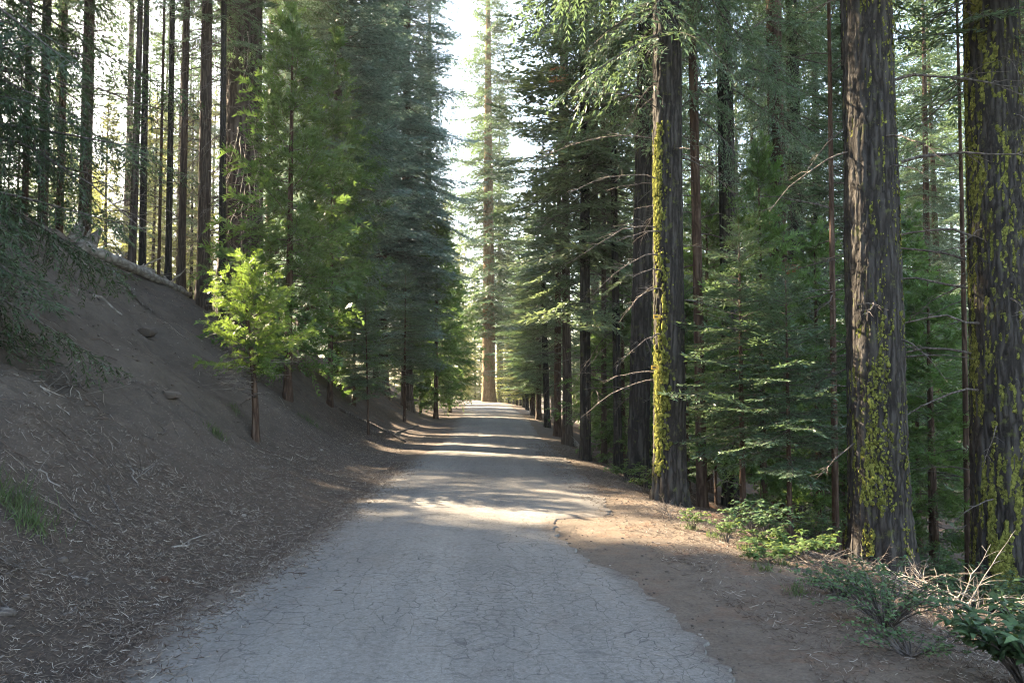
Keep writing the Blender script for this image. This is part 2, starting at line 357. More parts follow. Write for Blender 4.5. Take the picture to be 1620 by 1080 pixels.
litter = np.clip(.05 + .8 * toeband + .3 * np.clip(u, 0, 1) + .25 * np.clip(fbm(X * .8, Y * .8, 5, 3), 0, 1), 0, 1) * np.where((X > 0), np.clip(.45 + (u + 1.2) * .5, .1, .95), 1)
red = np.clip(np.where(X > 0, np.clip(.3 + re_ * .4, 0, 1), np.clip((Y - 14) / 20, 0, 1) * .7), 0, 1)
gm = b.mesh('ground', [M['ground']], True, dict(duff=duff.ravel(), dirt=dirt.ravel(), litter=litter.ravel(), red=red.ravel()))
solo('ground', gm, kind='structure')

def build_road():
    ys = [-12.0]
    while ys[-1] < 90: ys.append(ys[-1] + (.018 if 4 < ys[-1] < 12 else max(.035, abs(ys[-1]) * .006)))
    ys = np.array(ys); nc = 40
    l = tab(ys, LE) + .035 * fbm(ys * 1.1, 5, 0, 4) + .035 * fbm(ys * 6, 2, 0, 3) + .02 * vn(ys * 17, 3, 0)
    r = tab(ys, RE) + .035 * fbm(ys * 1.7, 9, 0, 4) + .03 * fbm(ys * 7, 4, 0, 3) + .025 * vn(ys * 19, 4, 0) 
    q = np.linspace(0, 1, nc); q = q + .0 * q
    X = l[:, None] * (1 - q) + r[:, None] * q; Y = np.repeat(ys[:, None], nc, 1)
    Z = .012 + .03 * (1 - (2 * q[None] - 1) ** 2) + .010 * fbm(X * .8, Y * .8, 3, 3)
    Z -= .022 * np.clip(1 - (q[None] * (r - l)[:, None]) / .35, 0, 1)
    Z -= (.022 * np.exp(-((ys - 10.05) / .18) ** 2))[:, None] * np.clip(1 - (r[:, None] - X) / .25, 0, 1)
    b = Buf()
    V = np.stack([X, Y, Z], -1).reshape(-1, 3); k = len(ys)
    i = np.arange(k - 1)[:, None] * nc; j = np.arange(nc - 1)[None]
    b.add(V, np.stack([i + j, i + j + 1, i + nc + j + 1, i + nc + j], -1).reshape(-1, 4))
    for c, sgn in ((0, -1), (nc - 1, 1)):            # broken edge face going down into the ground
        top = np.stack([X[:, c], Y[:, c], Z[:, c]], -1); bot = top + np.array([sgn * .02, 0, -.06])
        W = np.concatenate([top, bot]); a = np.arange(k - 1)
        f = np.stack([a, a + 1, a + 1 + k, a + k], -1)
        b.add(W, f if sgn < 0 else f[:, ::-1])
    dl = (X - l[:, None]); dr = (r[:, None] - X)
    d = np.clip(1.05 - dl / .42, 0, 1) * .95 + np.clip(.5 * fbm(X * .9, Y * .9, 7, 4) * np.clip(1.2 - dl, 0, 1), 0, 1) + np.clip(.55 - dr / .3, 0, 1) + np.clip(.7 * fbm(X * 1.1, Y * 1.1, 17, 4) * np.clip(1.1 - dr, 0, 1), 0, 1) + .12 * np.clip(1 - dl / 1.3, 0, 1)
    d = np.concatenate([d.ravel(), np.zeros(2 * 2 * k)])
    me = b.mesh('road', [M['road']], True, dict(duff=d)); solo('road', me, kind='structure')
build_road()

# ------------------------------------------------------------------ foliage templates
def curve_pts(L, K, bend, wig, rng, tipup=0.0):
    t = np.linspace(0, 1, K); x = L * t; z = bend * L * t ** 1.6 + tipup * L * t ** 4; y = wig * L * np.sin(t * rng.uniform(2, 4) + rng.uniform(0, 3)) * t
    return np.stack([x, y, z], -1)
def pt(P, s):
    k = (len(P) - 1) * np.clip(s, 0, 1); i = np.minimum(k.astype(int), len(P) - 2); f = (k - i)[:, None]
    return P[i] * (1 - f) + P[i + 1] * f
def fir_branch(L, rng, ds=.10, es=.055, el=.115, ew=.026, bend=-.12, tipup=.06, side=.45, hang=.18, bare=.1, wood=.006):
    b = Buf(); A = curve_pts(L, 9, bend, .05, rng, tipup)
    V, F = tube(A, np.linspace(.007 * L + .004, .002, 9), 4); b.add(V, F, 1)
    P, D = [], []; n = max(4, int(L * (1 - bare) / ds)); ts = bare + (1 - bare) * (np.arange(n) + .5) / n
    for t in ts:
        a0 = pt(A, np.array([t]))[0]
        for s in (-1, 1):
            if rng.random() < .07: continue
            ls = (side * L * (1 - t) ** .8 * min(1, (t / .3) ** .5) + .07) * rng.uniform(.65, 1.15); an = R(rng.uniform(46, 66))
            d = np.array([math.cos(an), s * math.sin(an), rng.uniform(-1.6, .2) * hang]); 
            k = max(2, int(ls / es)); r = (np.arange(k) + .6) / k * ls
            pts = a0 + d[None] * r[:, None]; pts[:, 2] -= .35 * hang * r * r * 4
            V, F = leaves([a0], [pts[-1] - a0], [[0, 0, 1]], ls, wood * 1.5); b.add(V, F, 1)
            dd = pts[-1] - a0; dd = dd / (np.linalg.norm(dd) + 1e-9); sd = np.cross([0, 0, 1.], dd)
            for q in (-1, 1):
                jit = rng.normal(0, .22, (k, 3)); P.append(pts); D.append(dd[None] * .75 + q * sd[None] * .62 + jit)
            P.append(pts[-1:]); D.append(dd[None])
    P.append(pt(A, ts)); D.append(np.tile([[1, 0, .3]], (n, 1)) + rng.normal(0, .5, (n, 3))); P.append(A[-1:]); D.append(np.array([[1, 0, .1]]))
    P = np.concatenate(P); D = np.concatenate(D); k = len(P)
    Nn = np.tile([[0, 0, 1.]], (k, 1)) + rng.normal(0, .45, (k, 3))
    V, F = leaves(P, D, Nn, el * rng.uniform(.6, 1.25, k), ew * rng.uniform(.7, 1.2, k)); b.add(V, F, 0)
    return b.arr()
def cedar_branch(L, rng, ds=.085, es=.03, el=.06, ew=.017, bend=.02, tipup=.25, fern=.26, bare=.12):
    b = Buf(); A = curve_pts(L, 9, bend, .06, rng, tipup)
    V, F = tube(A, np.linspace(.007 * L + .003, .002, 9), 4); b.add(V, F, 1)
    P, D, Nn = [], [], []; n = max(4, int(L * (1 - bare) / ds)); ts = bare + (1 - bare) * (np.arange(n) + .5) / n
    for t in ts:
        a0 = pt(A, np.array([t]))[0]
        for _ in range(3):
            ph = rng.uniform(0, 2 * math.pi); fl = fern * rng.uniform(.6, 1.3) * (1.15 - .5 * t) * min(1.3, .6 + L * .5)
            d = np.array([rng.uniform(.5, 1.1), math.cos(ph) * .9, math.sin(ph) * .55 + .15]); d /= np.linalg.norm(d)
            pn = rng.normal(0, 1, 3); pn -= d * pn.dot(d); pn /= np.linalg.norm(pn); sd = np.cross(pn, d)
            k = max(3, int(fl / es)); r = (np.arange(k) + .3) / k * fl; sag = np.zeros((k, 3)); sag[:, 2] = -.5 * r * r / .3 * .6
            pts = a0 + d[None] * r[:, None] + sag
            for q in (-1, 1):
                P.append(pts); D.append(d[None] * .8 + q * sd[None] * .6 + rng.normal(0, .12, (k, 3))); Nn.append(np.tile(pn[None], (k, 1)) + rng.normal(0, .2, (k, 3)))
            P.append(pts[-1:]); D.append(d[None]); Nn.append(pn[None])
    P = np.concatenate(P); D = np.concatenate(D); Nn = np.concatenate(Nn); k = len(P)
    V, F = leaves(P, D, Nn, el * rng.uniform(.7, 1.4, k), ew * rng.uniform(.8, 1.2, k)); b.add(V, F, 0)
    return b.arr()
def dead_branch(L, rng, bend=-.25, r0=None, sub=8, tip=.0, pts_out=False):
    """a bare limb with a few side twigs"""
    b = Buf(); A = curve_pts(L, 8, bend, .09, rng, tip); A[1:] += rng.normal(0, .015 * L, (7, 3)) * .6
    r0 = r0 or (.007 + .006 * L); V, F = tube(A, np.linspace(r0, r0 * .22, 8), 4); b.add(V, F, 0)
    for _ in range(sub):
        t = rng.uniform(.25, .95); a0 = pt(A, np.array([t]))[0]; ls = L * rng.uniform(.12, .38) * (1.1 - t * .6)
        d = np.array([rng.uniform(.4, 1), rng.choice([-1, 1]) * rng.uniform(.4, .9), rng.uniform(-.6, .3)]); d /= np.linalg.norm(d)
        q = a0 + d[None] * (np.linspace(0, 1, 4) * ls)[:, None]; q[:, 2] -= .2 * ls * np.linspace(0, 1, 4) ** 2; q[1:] += rng.normal(0, .03 * ls, (3, 3))
        V, F = tube(q, np.linspace(r0 * .45, r0 * .12, 4), 3); b.add(V, F, 0)
    return b.arr()

RG = np.random.default_rng(7)
SIZES = (.5, .9, 1.4, 2.0, 2.8, 3.6)
def tset(fn, lod=1.0, **k):
    return {L: [fn(L, RG, **k) for _ in range(2)] for L in SIZES}
T_fir = tset(fir_branch, ds=.13, es=.065, el=.14, ew=.036)
T_droop = tset(fir_branch, ds=.12, es=.055, el=.11, ew=.025, bend=-.22, hang=.38, tipup=.0)
T_flat = tset(fir_branch, ds=.09, es=.05, el=.09, ew=.024, bend=-.05, hang=.08, side=.5)
T_coarse = tset(fir_branch, ds=.20, es=.12, el=.26, ew=.070)
T_big = tset(fir_branch, ds=.22, es=.12, el=.30, ew=.085)
T_mid = tset(fir_branch, ds=.16, es=.09, el=.20, ew=.055)
T_ced = tset(cedar_branch, ds=.17, es=.06, el=.125, ew=.040, fern=.38)
T_cedc = tset(cedar_branch, ds=.17, es=.07, el=.15, ew=.045)
T_blue = tset(fir_branch, ds=.14, es=.075, el=.165, ew=.050, bend=-.12, hang=.10, tipup=.12, side=.5)

def crown(name, mats, T, h, z0, rad, whorl=.33, per=5, shape=.9, p0=-12, p1=35, seed=1, lodz=1e9, Tc=None, ragged=.3, drop=.0, lowthin=0.0, zj=.5):
    """branches in whorls from z0 to the tip; rad = longest branch"""
    rng = np.random.default_rng(seed); b = Buf(); z = z0; ph = 0
    while z < h - .15:
        f = (z - z0) / (h - z0); L0 = rad * (1 - f) ** shape * min(1, .55 + f * 3) + .12
        Ts = Tc if (z > lodz and Tc) else T
        for _ in range(per):
            ph += 2.399 + rng.uniform(-.4, .4)
            if rng.random() < drop + lowthin * max(0, 1 - f * 3): continue
            L = L0 * rng.uniform(1 - ragged, 1 + ragged * .6); kk = min(SIZES, key=lambda q: abs(q - L)); V, F, Mi = Ts[kk][rng.integers(2)]
            pitch = R(p0 + (p1 - p0) * f ** 1.3 + rng.normal(0, 6))
            A = rot_z(ph) @ rot_y(pitch) @ rot_x(rng.normal(0, .2)); s = L / kk
            V2 = (V * s) @ A.T; V2[:, 2] += z + rng.uniform(-zj, zj) * whorl
            b.add(V2, F, Mi)
        z += whorl * (1 if z < lodz or not Tc else 1.5) * (.7 + .3 * (1 - f))
    return b.mesh(name, mats, False)
def trunk(name, m, h, r0, seed=1, seg=12, rows=40, flare=.35, amp=.0, limbs=(), bend=0.0, zhi=None, dens=None, top=.04):
    """tapered trunk from z=-.5; limbs = (n, zlo, zhi, Llo, Lhi, bend) of dead branches"""
    rng = np.random.default_rng(seed); z = np.concatenate([[-.6], np.linspace(-.1, min(h, 8), rows), np.linspace(min(h, 8), h, max(6, rows // 4))[1:] if h > 8 else []])
    r = r0 * ((1 - np.clip(z, 0, h) / h) ** .75 * (1 - top) + top)
    r = r * (1 + flare * np.exp(-np.clip(z, 0, 9) / (r0 * 1.6)))
    ox = bend * np.sin(z / h * 3 + seed) ; oy = bend * np.cos(z / h * 2.3 + seed * 2)
    ox = ox - np.interp(0, z, ox); oy = oy - np.interp(0, z, oy)
    th = np.arange(seg) / seg * 2 * math.pi; TH, ZZ = np.meshgrid(th, z)
    cx, cyy = np.cos(TH) * r0, np.sin(TH) * r0
    RR = r[:, None] * (1 + .05 * fbm(cx / r0 * 1.2 + seed, cyy / r0 * 1.2, ZZ * .5, 2))
    RR = RR * (1 + .10 * np.exp(-np.clip(ZZ, 0, 9) / (r0 * 2.5)) * np.sin(TH * 5 + seed + 2 * vn(TH, 0, seed)))
    if amp:
        s = .034
        n1 = 1 - np.abs(fbm(cx / s + 3 * seed, cyy / s, ZZ / (s * 8), 3)) * 1.5; n2 = vn(cx / .02, cyy / .02, ZZ / .05)
        RR = RR + amp * (n1 - .4) + amp * .35 * n2
    V = np.stack([RR * np.cos(TH) + ox[:, None], RR * np.sin(TH) + oy[:, None], ZZ], -1).reshape(-1, 3)
    i = np.arange(len(z) - 1)[:, None] * seg; j = np.arange(seg)[None]; j2 = (j + 1) % seg
    b = Buf(); b.add(V, np.stack([i + j, i + j2, i + seg + j2, i + seg + j], -1).reshape(-1, 4), 0)
    for (n, zl, zh, Ll, Lh, bd) in limbs:
        for _ in range(n):
            zz = rng.uniform(zl, zh); az = rng.uniform(0, 2 * math.pi); L = rng.uniform(Ll, Lh)
            V, F, Mi = dead_branch(L, rng, bend=bd * rng.uniform(.4, 1.4), sub=rng.integers(3, 10))
            V2 = V @ (rot_z(az) @ rot_y(R(rng.uniform(-15, 25)))).T
            rr = np.interp(zz, z, r) * .85; V2 = V2 + np.array([rr * math.cos(az) + np.interp(zz, z, ox), rr * math.sin(az) + np.interp(zz, z, oy), zz]); b.add(V2, F, 1)
    return b.mesh(name, [m, M['wood']], True)

FM = lambda k: [M[k], M['wood']]
CR = {}
def getc(k):
    if k in CR: return CR[k]
    d = dict(
        firdense=lambda: crown('crown', FM('fir'), T_fir, 15, .8, 2.3, .42, 6, seed=11, lodz=12, Tc=T_coarse, drop=.06, zj=.2),
        bluefir=lambda: crown('crown', FM('bluefir'), T_blue, 22, 2.0, 2.7, .50, 7, .8, -12, 25, seed=12, lodz=17, Tc=T_coarse, ragged=.3, zj=.14),
        firtall=lambda: crown('crown', FM('fir'), T_droop, 30, 7.0, 3.2, .55, 5, .75, -26, 20, seed=13, lodz=14, Tc=T_coarse, ragged=.5, drop=.3, lowthin=.3),
        firhigh=lambda: crown('crown', FM('fir'), T_fir, 32, 8.0, 3.2, .55, 5, .7, -18, 25, seed=14, lodz=17, Tc=T_coarse, ragged=.5, drop=.35),
        sparse=lambda: crown('crown', FM('fir'), T_big, 42, 6, 4.6, .55, 5, .45, -12, 15, seed=15, lodz=1e9, ragged=.6, drop=.22),
        young=lambda: crown('crown', FM('fir'), T_flat, 5.2, 1.5, 1.5, .20, 5, .85, -8, 35, seed=16, ragged=.35),
        youngyellow=lambda: crown('crown', FM('yellowfir'), T_flat, 6, 1.2, 1.6, .24, 5, .85, -8, 35, seed=26, ragged=.35),
        cedar=lambda: crown('crown', FM('cedar'), T_ced, 9, .9, 1.75, .33, 5, .62, -12, 45, seed=17, lodz=99, ragged=.55, drop=.08),
        cedartall=lambda: crown('crown', FM('cedar'), T_ced, 13, 2.0, 1.9, .38, 5, .7, -15, 50, seed=18, lodz=10, Tc=T_cedc, ragged=.45, drop=.08),
        cedarhigh=lambda: crown('crown', FM('cedar'), T_ced, 13, 3.4, 2.0, .36, 5, .7, -22, 50, seed=28, lodz=10, Tc=T_cedc, ragged=.45, drop=.08),
        firthin=lambda: crown('crown', FM('olivefir'), T_blue, 22, 4.5, 2.2, .55, 5, .85, -18, 25, seed=29, lodz=17, Tc=T_coarse, ragged=.45, zj=.25, drop=.3),
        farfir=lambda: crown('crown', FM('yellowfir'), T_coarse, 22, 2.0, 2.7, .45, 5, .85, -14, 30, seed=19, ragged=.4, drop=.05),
        fardark=lambda: crown('crown', FM('fir'), T_coarse, 24, 3.5, 2.7, .45, 5, .85, -16, 30, seed=20, ragged=.4, drop=.08),
    )[k]
    CR[k] = d(); return CR[k]
TR = {}
def gett(k):
    if k in TR: return TR[k]
    d = dict(
        slim=lambda: trunk('trunk', M['bark'], 24, .16, 31, 10, 36, .3, limbs=((60, 1, 11, .5, 2.0, -.5),), bend=.15),
        mid=lambda: trunk('trunk', M['brownbark'], 30, .27, 32, 14, 44, .35, limbs=((60, 1.5, 11, .6, 2.4, -.55),), bend=.14),
        red=lambda: trunk('trunk', M['redbark'], 26, .20, 33, 12, 40, .35, limbs=((20, 2, 9, .4, 1.4, -.3),), bend=.12),
        young=lambda: trunk('trunk', M['redbark'], 5.2, .055, 34, 7, 16, .3, limbs=((8, .4, 2, .3, .8, -.1),)),
        cedar=lambda: trunk('trunk', M['redbark'], 9, .10, 35, 8, 20, .4, limbs=((14, .4, 3, .4, 1.1, -.1),)),
        snagpole=lambda: trunk('trunk', M['graybark'], 20, .12, 36, 9, 30, .3, limbs=((60, 1, 12, .4, 1.7, -.35),), bend=.15),
    )[k]
    TR[k] = d(); return TR[k]

rngp = np.random.default_rng(99)
def tree(name, label, cat, xy, tk, ck, s=1.0, sz=None, group=None, rz=None, lean=(0, 0), trunk_mesh=None, ts=None, dz=0.0):
    x, y = xy; z = H1(x, y) + dz; sz = sz or s
    o = thing(name, label, cat, (x, y, z), rngp.uniform(0, 6.28) if rz is None else rz, group, (s, s, sz), lean)
    if tk or trunk_mesh is not None:
        t_ = part('trunk', trunk_mesh if trunk_mesh is not None else gett(tk), o)
        if ts: t_.scale = (ts, ts, 1)
    if ck: part('crown', getc(ck), o)
    return o

# blob for moss clumps and stones: a cube sphere, 24 quads
def _blob():
    g = np.linspace(-1, 1, 3); V = []; F = []
    for ax in range(3):
        for sg in (-1, 1):
            n = len(V)
            for a in g:
                for b_ in g:
                    p = [0, 0, 0]; p[ax] = sg; p[(ax + 1) % 3] = a * sg; p[(ax + 2) % 3] = b_; V.append(p)
            for a in range(2):
                for b_ in range(2):
                    q = n + a * 3 + b_; F.append([q, q + 3, q + 4, q + 1])
    V = np.array(V, float); V /= np.linalg.norm(V, axis=1)[:, None]; return V, np.array(F)
BV, BF = _blob()
def moss(name, r0, h, seed, az0, spread, zr, n, size=(.015, .045), flare=.35, patchy=.0, top=.04):
    rng = np.random.default_rng(seed); P = []; 
    while len(P) < n:
        az = az0 + rng.normal(0, spread); zz = zr[0] + (zr[1] - zr[0]) * rng.random() ** 1.1
        if fbm(math.cos(az) * r0 * 13, math.sin(az) * r0 * 13, zz * 2.0 + seed, 3) * 1.6 < patchy + rng.uniform(-.35, .75): continue
        P.append((az, zz))
    P = np.array(P); r = r0 * ((1 - np.clip(P[:, 1], 0, h) / h) ** .75 * (1 - top) + top) * (1 + flare * np.exp(-np.clip(P[:, 1], 0, 9) / (r0 * 1.6)))
    b = Buf(); s = rng.uniform(*size, n) * (.6 + .8 * rng.random(n))
    for k in range(n):
        az, zz = P[k]; V = BV * (1 + .75 * vn(BV[:, 0] * 2.3 + k, BV[:, 1] * 2.3, BV[:, 2] * 2.3)[:, None]) * s[k] * np.array([.5, 1, rng.uniform(.7, 2.0)])
        V = V @ rot_z(az).T + np.array([r[k] * 1.02 * math.cos(az), r[k] * 1.02 * math.sin(az), zz]); b.add(V, BF)
    return b.mesh(name, [M['moss']], True)

def limb(o, z, az, L, bend, pitch, r0, seed, name='branch', m='wood', rr=.1, sub=10, tip=0.0):
    rng = np.random.default_rng(seed); V, F, Mi = dead_branch(L, rng, bend=bend, r0=r0, sub=sub, tip=tip)
    V2 = V @ (rot_z(az) @ rot_y(R(pitch))).T + np.array([rr * math.cos(az), rr * math.sin(az), z])
    b = Buf(); b.add(V2, F, 0); part(name, b.mesh(name, [M[m]], True), o)

#@@TREES
exec_trees = True
# ================================================================== the big mossy trunks
def hero(label, px, py, wpx, h, seed, barkm, ck, cat='tree', lean=(0, 0), amp=.02, d=None, name='mossy_fir', seg=90, rows=170, cs=1.0, limbs=((30, 1.5, 9, .3, 1.15, -.6),), flare=.28, group=None, dz=0.0):
    x, y = hit(px, py) if d is None else at(px, d)
    r0 = wpx / 2 / FPX * y / (1 - .75 * 1.5 / h)
    tm = trunk('trunk', M[barkm], h, r0, seed, seg, rows, flare, amp, limbs=limbs, bend=.05)
    o = thing(name, label, cat, (x, y, H1(x, y) + dz), 0, group, lean=lean); part('trunk', tm, o)
    if ck:
        c = part('crown', getc(ck), o); c.scale = (cs, cs, 1); c.rotation_euler = (0, 0, seed)
    return o, r0
W_, E_ = math.pi, 0.0
o, r = hero('thick straight fir trunk spotted all over with small yellow green moss tufts', 1386, 893, 84, 34, 41, 'bark', 'firhigh', d=10.2, amp=.026)
part('moss', moss('moss', r, 34, 141, -2.3, .8, (.3, 9), 4200, (.006, .017), patchy=.08), o)
part('moss', moss('moss', r, 34, 142, -2.75, .33, (.9, 3.2), 1500, (.006, .019), patchy=-.1), o)
for k, (z, az, L) in enumerate(((6.2, .2, 2.2), (5.1, -.3, 1.6))): limb(o, z, az, L, -.5, 20, .02, 500 + k, rr=r)
o, r = hero('widest fir trunk with deep dark furrows and thick moss ridges, growing last in the row', 1584, 930, 90, 34, 42, 'bark', 'firhigh', amp=.036, d=11.2)
part('moss', moss('moss', r, 34, 151, -2.35, .85, (.3, 8.5), 15000, (.007, .022), patchy=.0), o)
for k, (z, az, L, pt_) in enumerate(((5.2, 3.3, 2.0, 25), (4.5, 3.0, 2.3, 30), (4.0, 3.5, 1.9, 28), (3.6, 3.1, 2.0, 25), (3.1, 3.4, 1.5, 15), (4.9, 2.9, 1.8, 35))):
    limb(o, z, az, L, -.75, pt_, .018, 520 + k, rr=r, sub=5)
o, r = hero('fir trunk with golden moss down one edge and yellow markers nailed on', 1058, 808, 47, 33, 43, 'bark', 'firtall', d=11.7, amp=.024)
part('moss', moss('moss', r, 33, 161, 3.5, .42, (.8, 5.4), 2100, (.006, .021), patchy=-.08), o)
part('moss', moss('moss', r, 33, 162, 3.9, .35, (.4, 3.5), 250, (.012, .030), patchy=-.2), o)
HX, HY = o.location.x, o.location.y; HZ = o.location.z; HR = r
for k, (z, az, L, bd) in enumerate(((3.9, 3.6, 1.9, -.7), (3.5, 3.8, 1.5, -.8), (4.6, 3.7, 2.2, -.5), (5.2, 3.3, 2.5, -.45), (3.0, 4.1, 1.2, -.6), (5.6, 3.9, 2.6, -.35))): limb(o, z, az, L * .6, bd * 1.4, 20, .012, 540 + k, rr=r)
o, r = hero('leaning rough barked fir trunk close behind the golden mossed one', 1008, 768, 31, 31, 44, 'bark', 'firtall', d=14.5, lean=(0, R(1.3)), name='fir', amp=.028, seg=60, rows=120)
o, r = hero('slim reddish trunk just beyond the golden mossed fir', 1108, 826, 16, 24, 45, 'redbark', 'firtall', d=14, lean=(0, R(-.6)), name='fir', cs=.6, amp=.006, seg=24, rows=60)
o, r = hero('medium dark trunk standing behind the layered young fir', 1156, 846, 29, 30, 46, 'bark', 'firtall', d=16.5, name='fir', cs=.9, amp=.015, seg=40, rows=90)
o, r = hero('tall fir with reddish lit trunk and hanging dead twigs deep behind the young firs', 1236, 0, 30, 32, 47, 'redbark', 'firtall', d=20, name='fir', amp=.02, seg=40, rows=90, limbs=((60, 1, 10, .8, 2.4, -.5),))
o, r = hero('dark twin trunk pressed against the reddish lit fir', 1262, 0, 26, 32, 48, 'bark', 'firhigh', d=21.5, name='fir', amp=.02, seg=32, rows=70, limbs=((40, 1, 10, .8, 2.4, -.5),))
o, r = hero('thin dark red stemmed cedar beside the thickest tufted trunk', 1317, 888, 10, 13, 49, 'redbark', None, d=12.2, name='cedar', amp=.004, seg=20, rows=50, limbs=((26, 1.5, 8, .4, 1.2, -.2),))
o, r = hero('slender dark stem rising between the two widest mossy trunks', 1522, 905, 9, 12, 50, 'redbark', None, d=12.5, name='cedar', amp=.003, seg=16, rows=40, limbs=((16, 1, 6, .4, 1.0, -.2),))
# firs along the shoulder, from near to far
o, r = hero('tall dense conical fir with a bare slim lower trunk at the road shoulder', 926, 728, 17, 27, 51, 'bark', None, name='fir', amp=.006, seg=24, rows=70, limbs=((40, 1, 8, .5, 1.6, -.35),))
c_ = part('crown', crown('crown', FM('olivefir'), T_blue, 21, 3.0, 2.6, .46, 6, 1.15, -16, 30, seed=71, lodz=18, Tc=T_coarse, ragged=.35, zj=.2, drop=.08, lowthin=.5), o)
for k, (px, py, wd, lb, ck) in enumerate((
        (898, 704, 15, 'second fir back along the shoulder with grey lower trunk', 'firthin'),
        (882, 690, 12, 'third fir back along the shoulder, reddish trunk', 'firthin'),
        (866, 676, 11, 'fourth fir back along the shoulder, dark trunk', 'firthin'),
        (852, 664, 9, 'fifth fir back along the shoulder, slim trunk', 'fardark'),
        (843, 657, 7, 'sixth fir back along the shoulder, half hidden', 'fardark'),
        (978, 742, 14, 'slim fir just inside the wood before the leaning rough trunk', 'firthin'),
        (956, 733, 9, 'thin pole trunk beside the tall conical fir', None))):
    x, y = hit(px, py); tk = ('mid', 'red', 'slim')[k % 3]; base = {'mid': .27, 'red': .20, 'slim': .16}[tk]
    tree('fir', lb, 'tree', (x, y), tk, ck, .9, sz=(.85, .6, .5, .42, .36, .8, .7)[k], ts=wd / 2 / FPX * y / base / .9)
for k, (px, d) in enumerate(((834, 52), (829, 58), (823, 63), (818, 70), (812, 76), (840, 60), (806, 84))):
    tree('pole_fir', 'slim trunk in the row that lines the far bend of the road', 'tree', at(px, d), 'slim', 'farfir' if k % 2 else None, .7, sz=.42 + .03 * (k % 3), group='slim trunks lining the far bend')

# centre: tall nearly bare fir at the end of the road
o, r = hero('very tall straight fir with sparse stubby branches where the road ends', 773, 0, 21, 44, 52, 'tanbark', 'sparse', d=72, name='tall_fir', seg=28, rows=60, amp=.03, flare=.15, limbs=((80, 8, 34, .8, 2.6, -.2),))
o, r = hero('thinner sparse fir just behind the very tall one', 791, 0, 10, 33, 53, 'mossbark', None, d=84, name='tall_fir', seg=16, rows=40, amp=.01, limbs=((40, 6, 28, .8, 2.2, -.2),))
part('crown', crown('crown', FM('fir'), T_big, 33, 7, 3.4, .6, 5, .55, -14, 20, seed=73, ragged=.5), o)

# left bank --------------------------------------------------------------
def bank_trunk(px, py, wd, lb, tk, ck=None, d=None, lean=(0, 0), h=1.0, nm='pine', d_dflt=23, cs=1.0):
    x, y = hit(px, py, d_dflt) if d is None else at(px, d)
    base = {'mid': .27, 'red': .20, 'slim': .16, 'snagpole': .12}[tk]
    o = tree(nm, lb, 'tree', (x, y), tk, ck, 1, sz=h, ts=.84 * wd / 2 / FPX * y / base, lean=lean); return o
bank_trunk(205, 398, 15, 'leaning grey trunk splitting from the ground beside the white log', 'snagpole', lean=(0, R(1.5)))
bank_trunk(222, 372, 14, 'paired dark trunk right behind the leaning grey one', 'slim')
bank_trunk(128, 342, 24, 'stout dark trunk on the skyline above the shattered stump', 'mid', 'firhigh', d_dflt=24)
bank_trunk(88, 330, 16, 'middle sized skyline trunk half veiled by hanging needles', 'red', None, d_dflt=26)
bank_trunk(62, 330, 20, 'skyline trunk mostly veiled by dark hanging needles', 'mid', None, d_dflt=24)
bank_trunk(32, 330, 13, 'reddish skyline trunk seen through the drooping dark fir', 'red', None, d_dflt=25)
bank_trunk(248, 440, 6, 'very thin reddish stem at the top of the bank', 'red')
bank_trunk(263, 432, 13, 'slim greenish trunk on the bank left of its slightly thicker twin'.replace('left of', 'next to'), 'slim')
bank_trunk(284, 424, 15, 'straight mossy trunk standing at the bank top behind the thin reddish stem', 'mid')
bank_trunk(319, 465, 25, 'dark lichen edged trunk at the foot of the bank crest near the big pine', 'mid', 'firhigh')
bank_trunk(350, 440, 14, 'dark trunk squeezed between the lichen edged one and the giant pine', 'slim', d=22.5)
o, r = hero('giant old pine with pale dead twigs hanging down its broad trunk', 378, 0, 66, 38, 54, 'graybark', 'firhigh', d=25, name='old_pine', amp=.04, seg=70, rows=110, limbs=((0, 4, 10, .8, 2, -.8),))
for k in range(48):
    rr_ = np.random.default_rng(900 + k); limb(o, rr_.uniform(3.2, 9.5), rr_.uniform(4.0, 6.0), rr_.uniform(1.0, 2.4), -1.0, -8, .018, 600 + k, m='palewood', rr=r, sub=6)
# mid left conifers
x, y = at(456, 19); tree('cedar', 'tall narrow green cedar rising behind the sunlit little cedar', 'tree', (x, y), 'cedar', 'cedar', 1, sz=1.0, rz=1)
x, y = hit(522, 640); tree('cedar', 'dark stemmed cedar with drooping green sprays beside the tall narrow one', 'tree', (x, y), 'cedar', 'cedarhigh', .85, rz=2)
x, y = at(533, 26.5); o = tree('blue_fir', 'large blue grey fir with neat layered boughs', 'tree', (x, y), 'mid', None, 1, ts=.6)
part('crown', crown('crown', FM('bluefir'), T_blue, 30, 1.6, 3.0, .46, 8, .7, -10, 20, seed=171, lodz=17, Tc=T_coarse, ragged=.28, zj=.12), o)
x, y = at(490, 33); tree('blue_fir', 'blue grey fir half hidden behind the large layered one', 'tree', (x, y), 'mid', 'bluefir', 1.25, ts=.7)
x, y = at(430, 30); tree('fir', 'dark tall fir crown filling the gap beside the giant pine', 'tree', (x, y), 'mid', 'firtall', 1)
x, y = at(645, 37); o = tree('fir', 'tall drooping fir whose ragged side edges the bright sky', 'tree', (x, y), 'mid', None, 1.0)
part('crown', crown('crown', FM('bluefir'), T_blue, 36, 2.5, 3.5, .6, 8, .6, -24, 10, seed=172, lodz=20, Tc=T_coarse, ragged=.4), o)
x, y = at(603, 35); tree('fir', 'dense fir standing between the blue fir and the drooping one', 'tree', (x, y), 'mid', 'bluefir', 1.2, sz=.9)
x, y = at(690, 38); tree('cedar', 'full rounded dark cedar nearest the road bend', 'tree', (x, y), 'cedar', 'cedar', 1.15, sz=1.05)
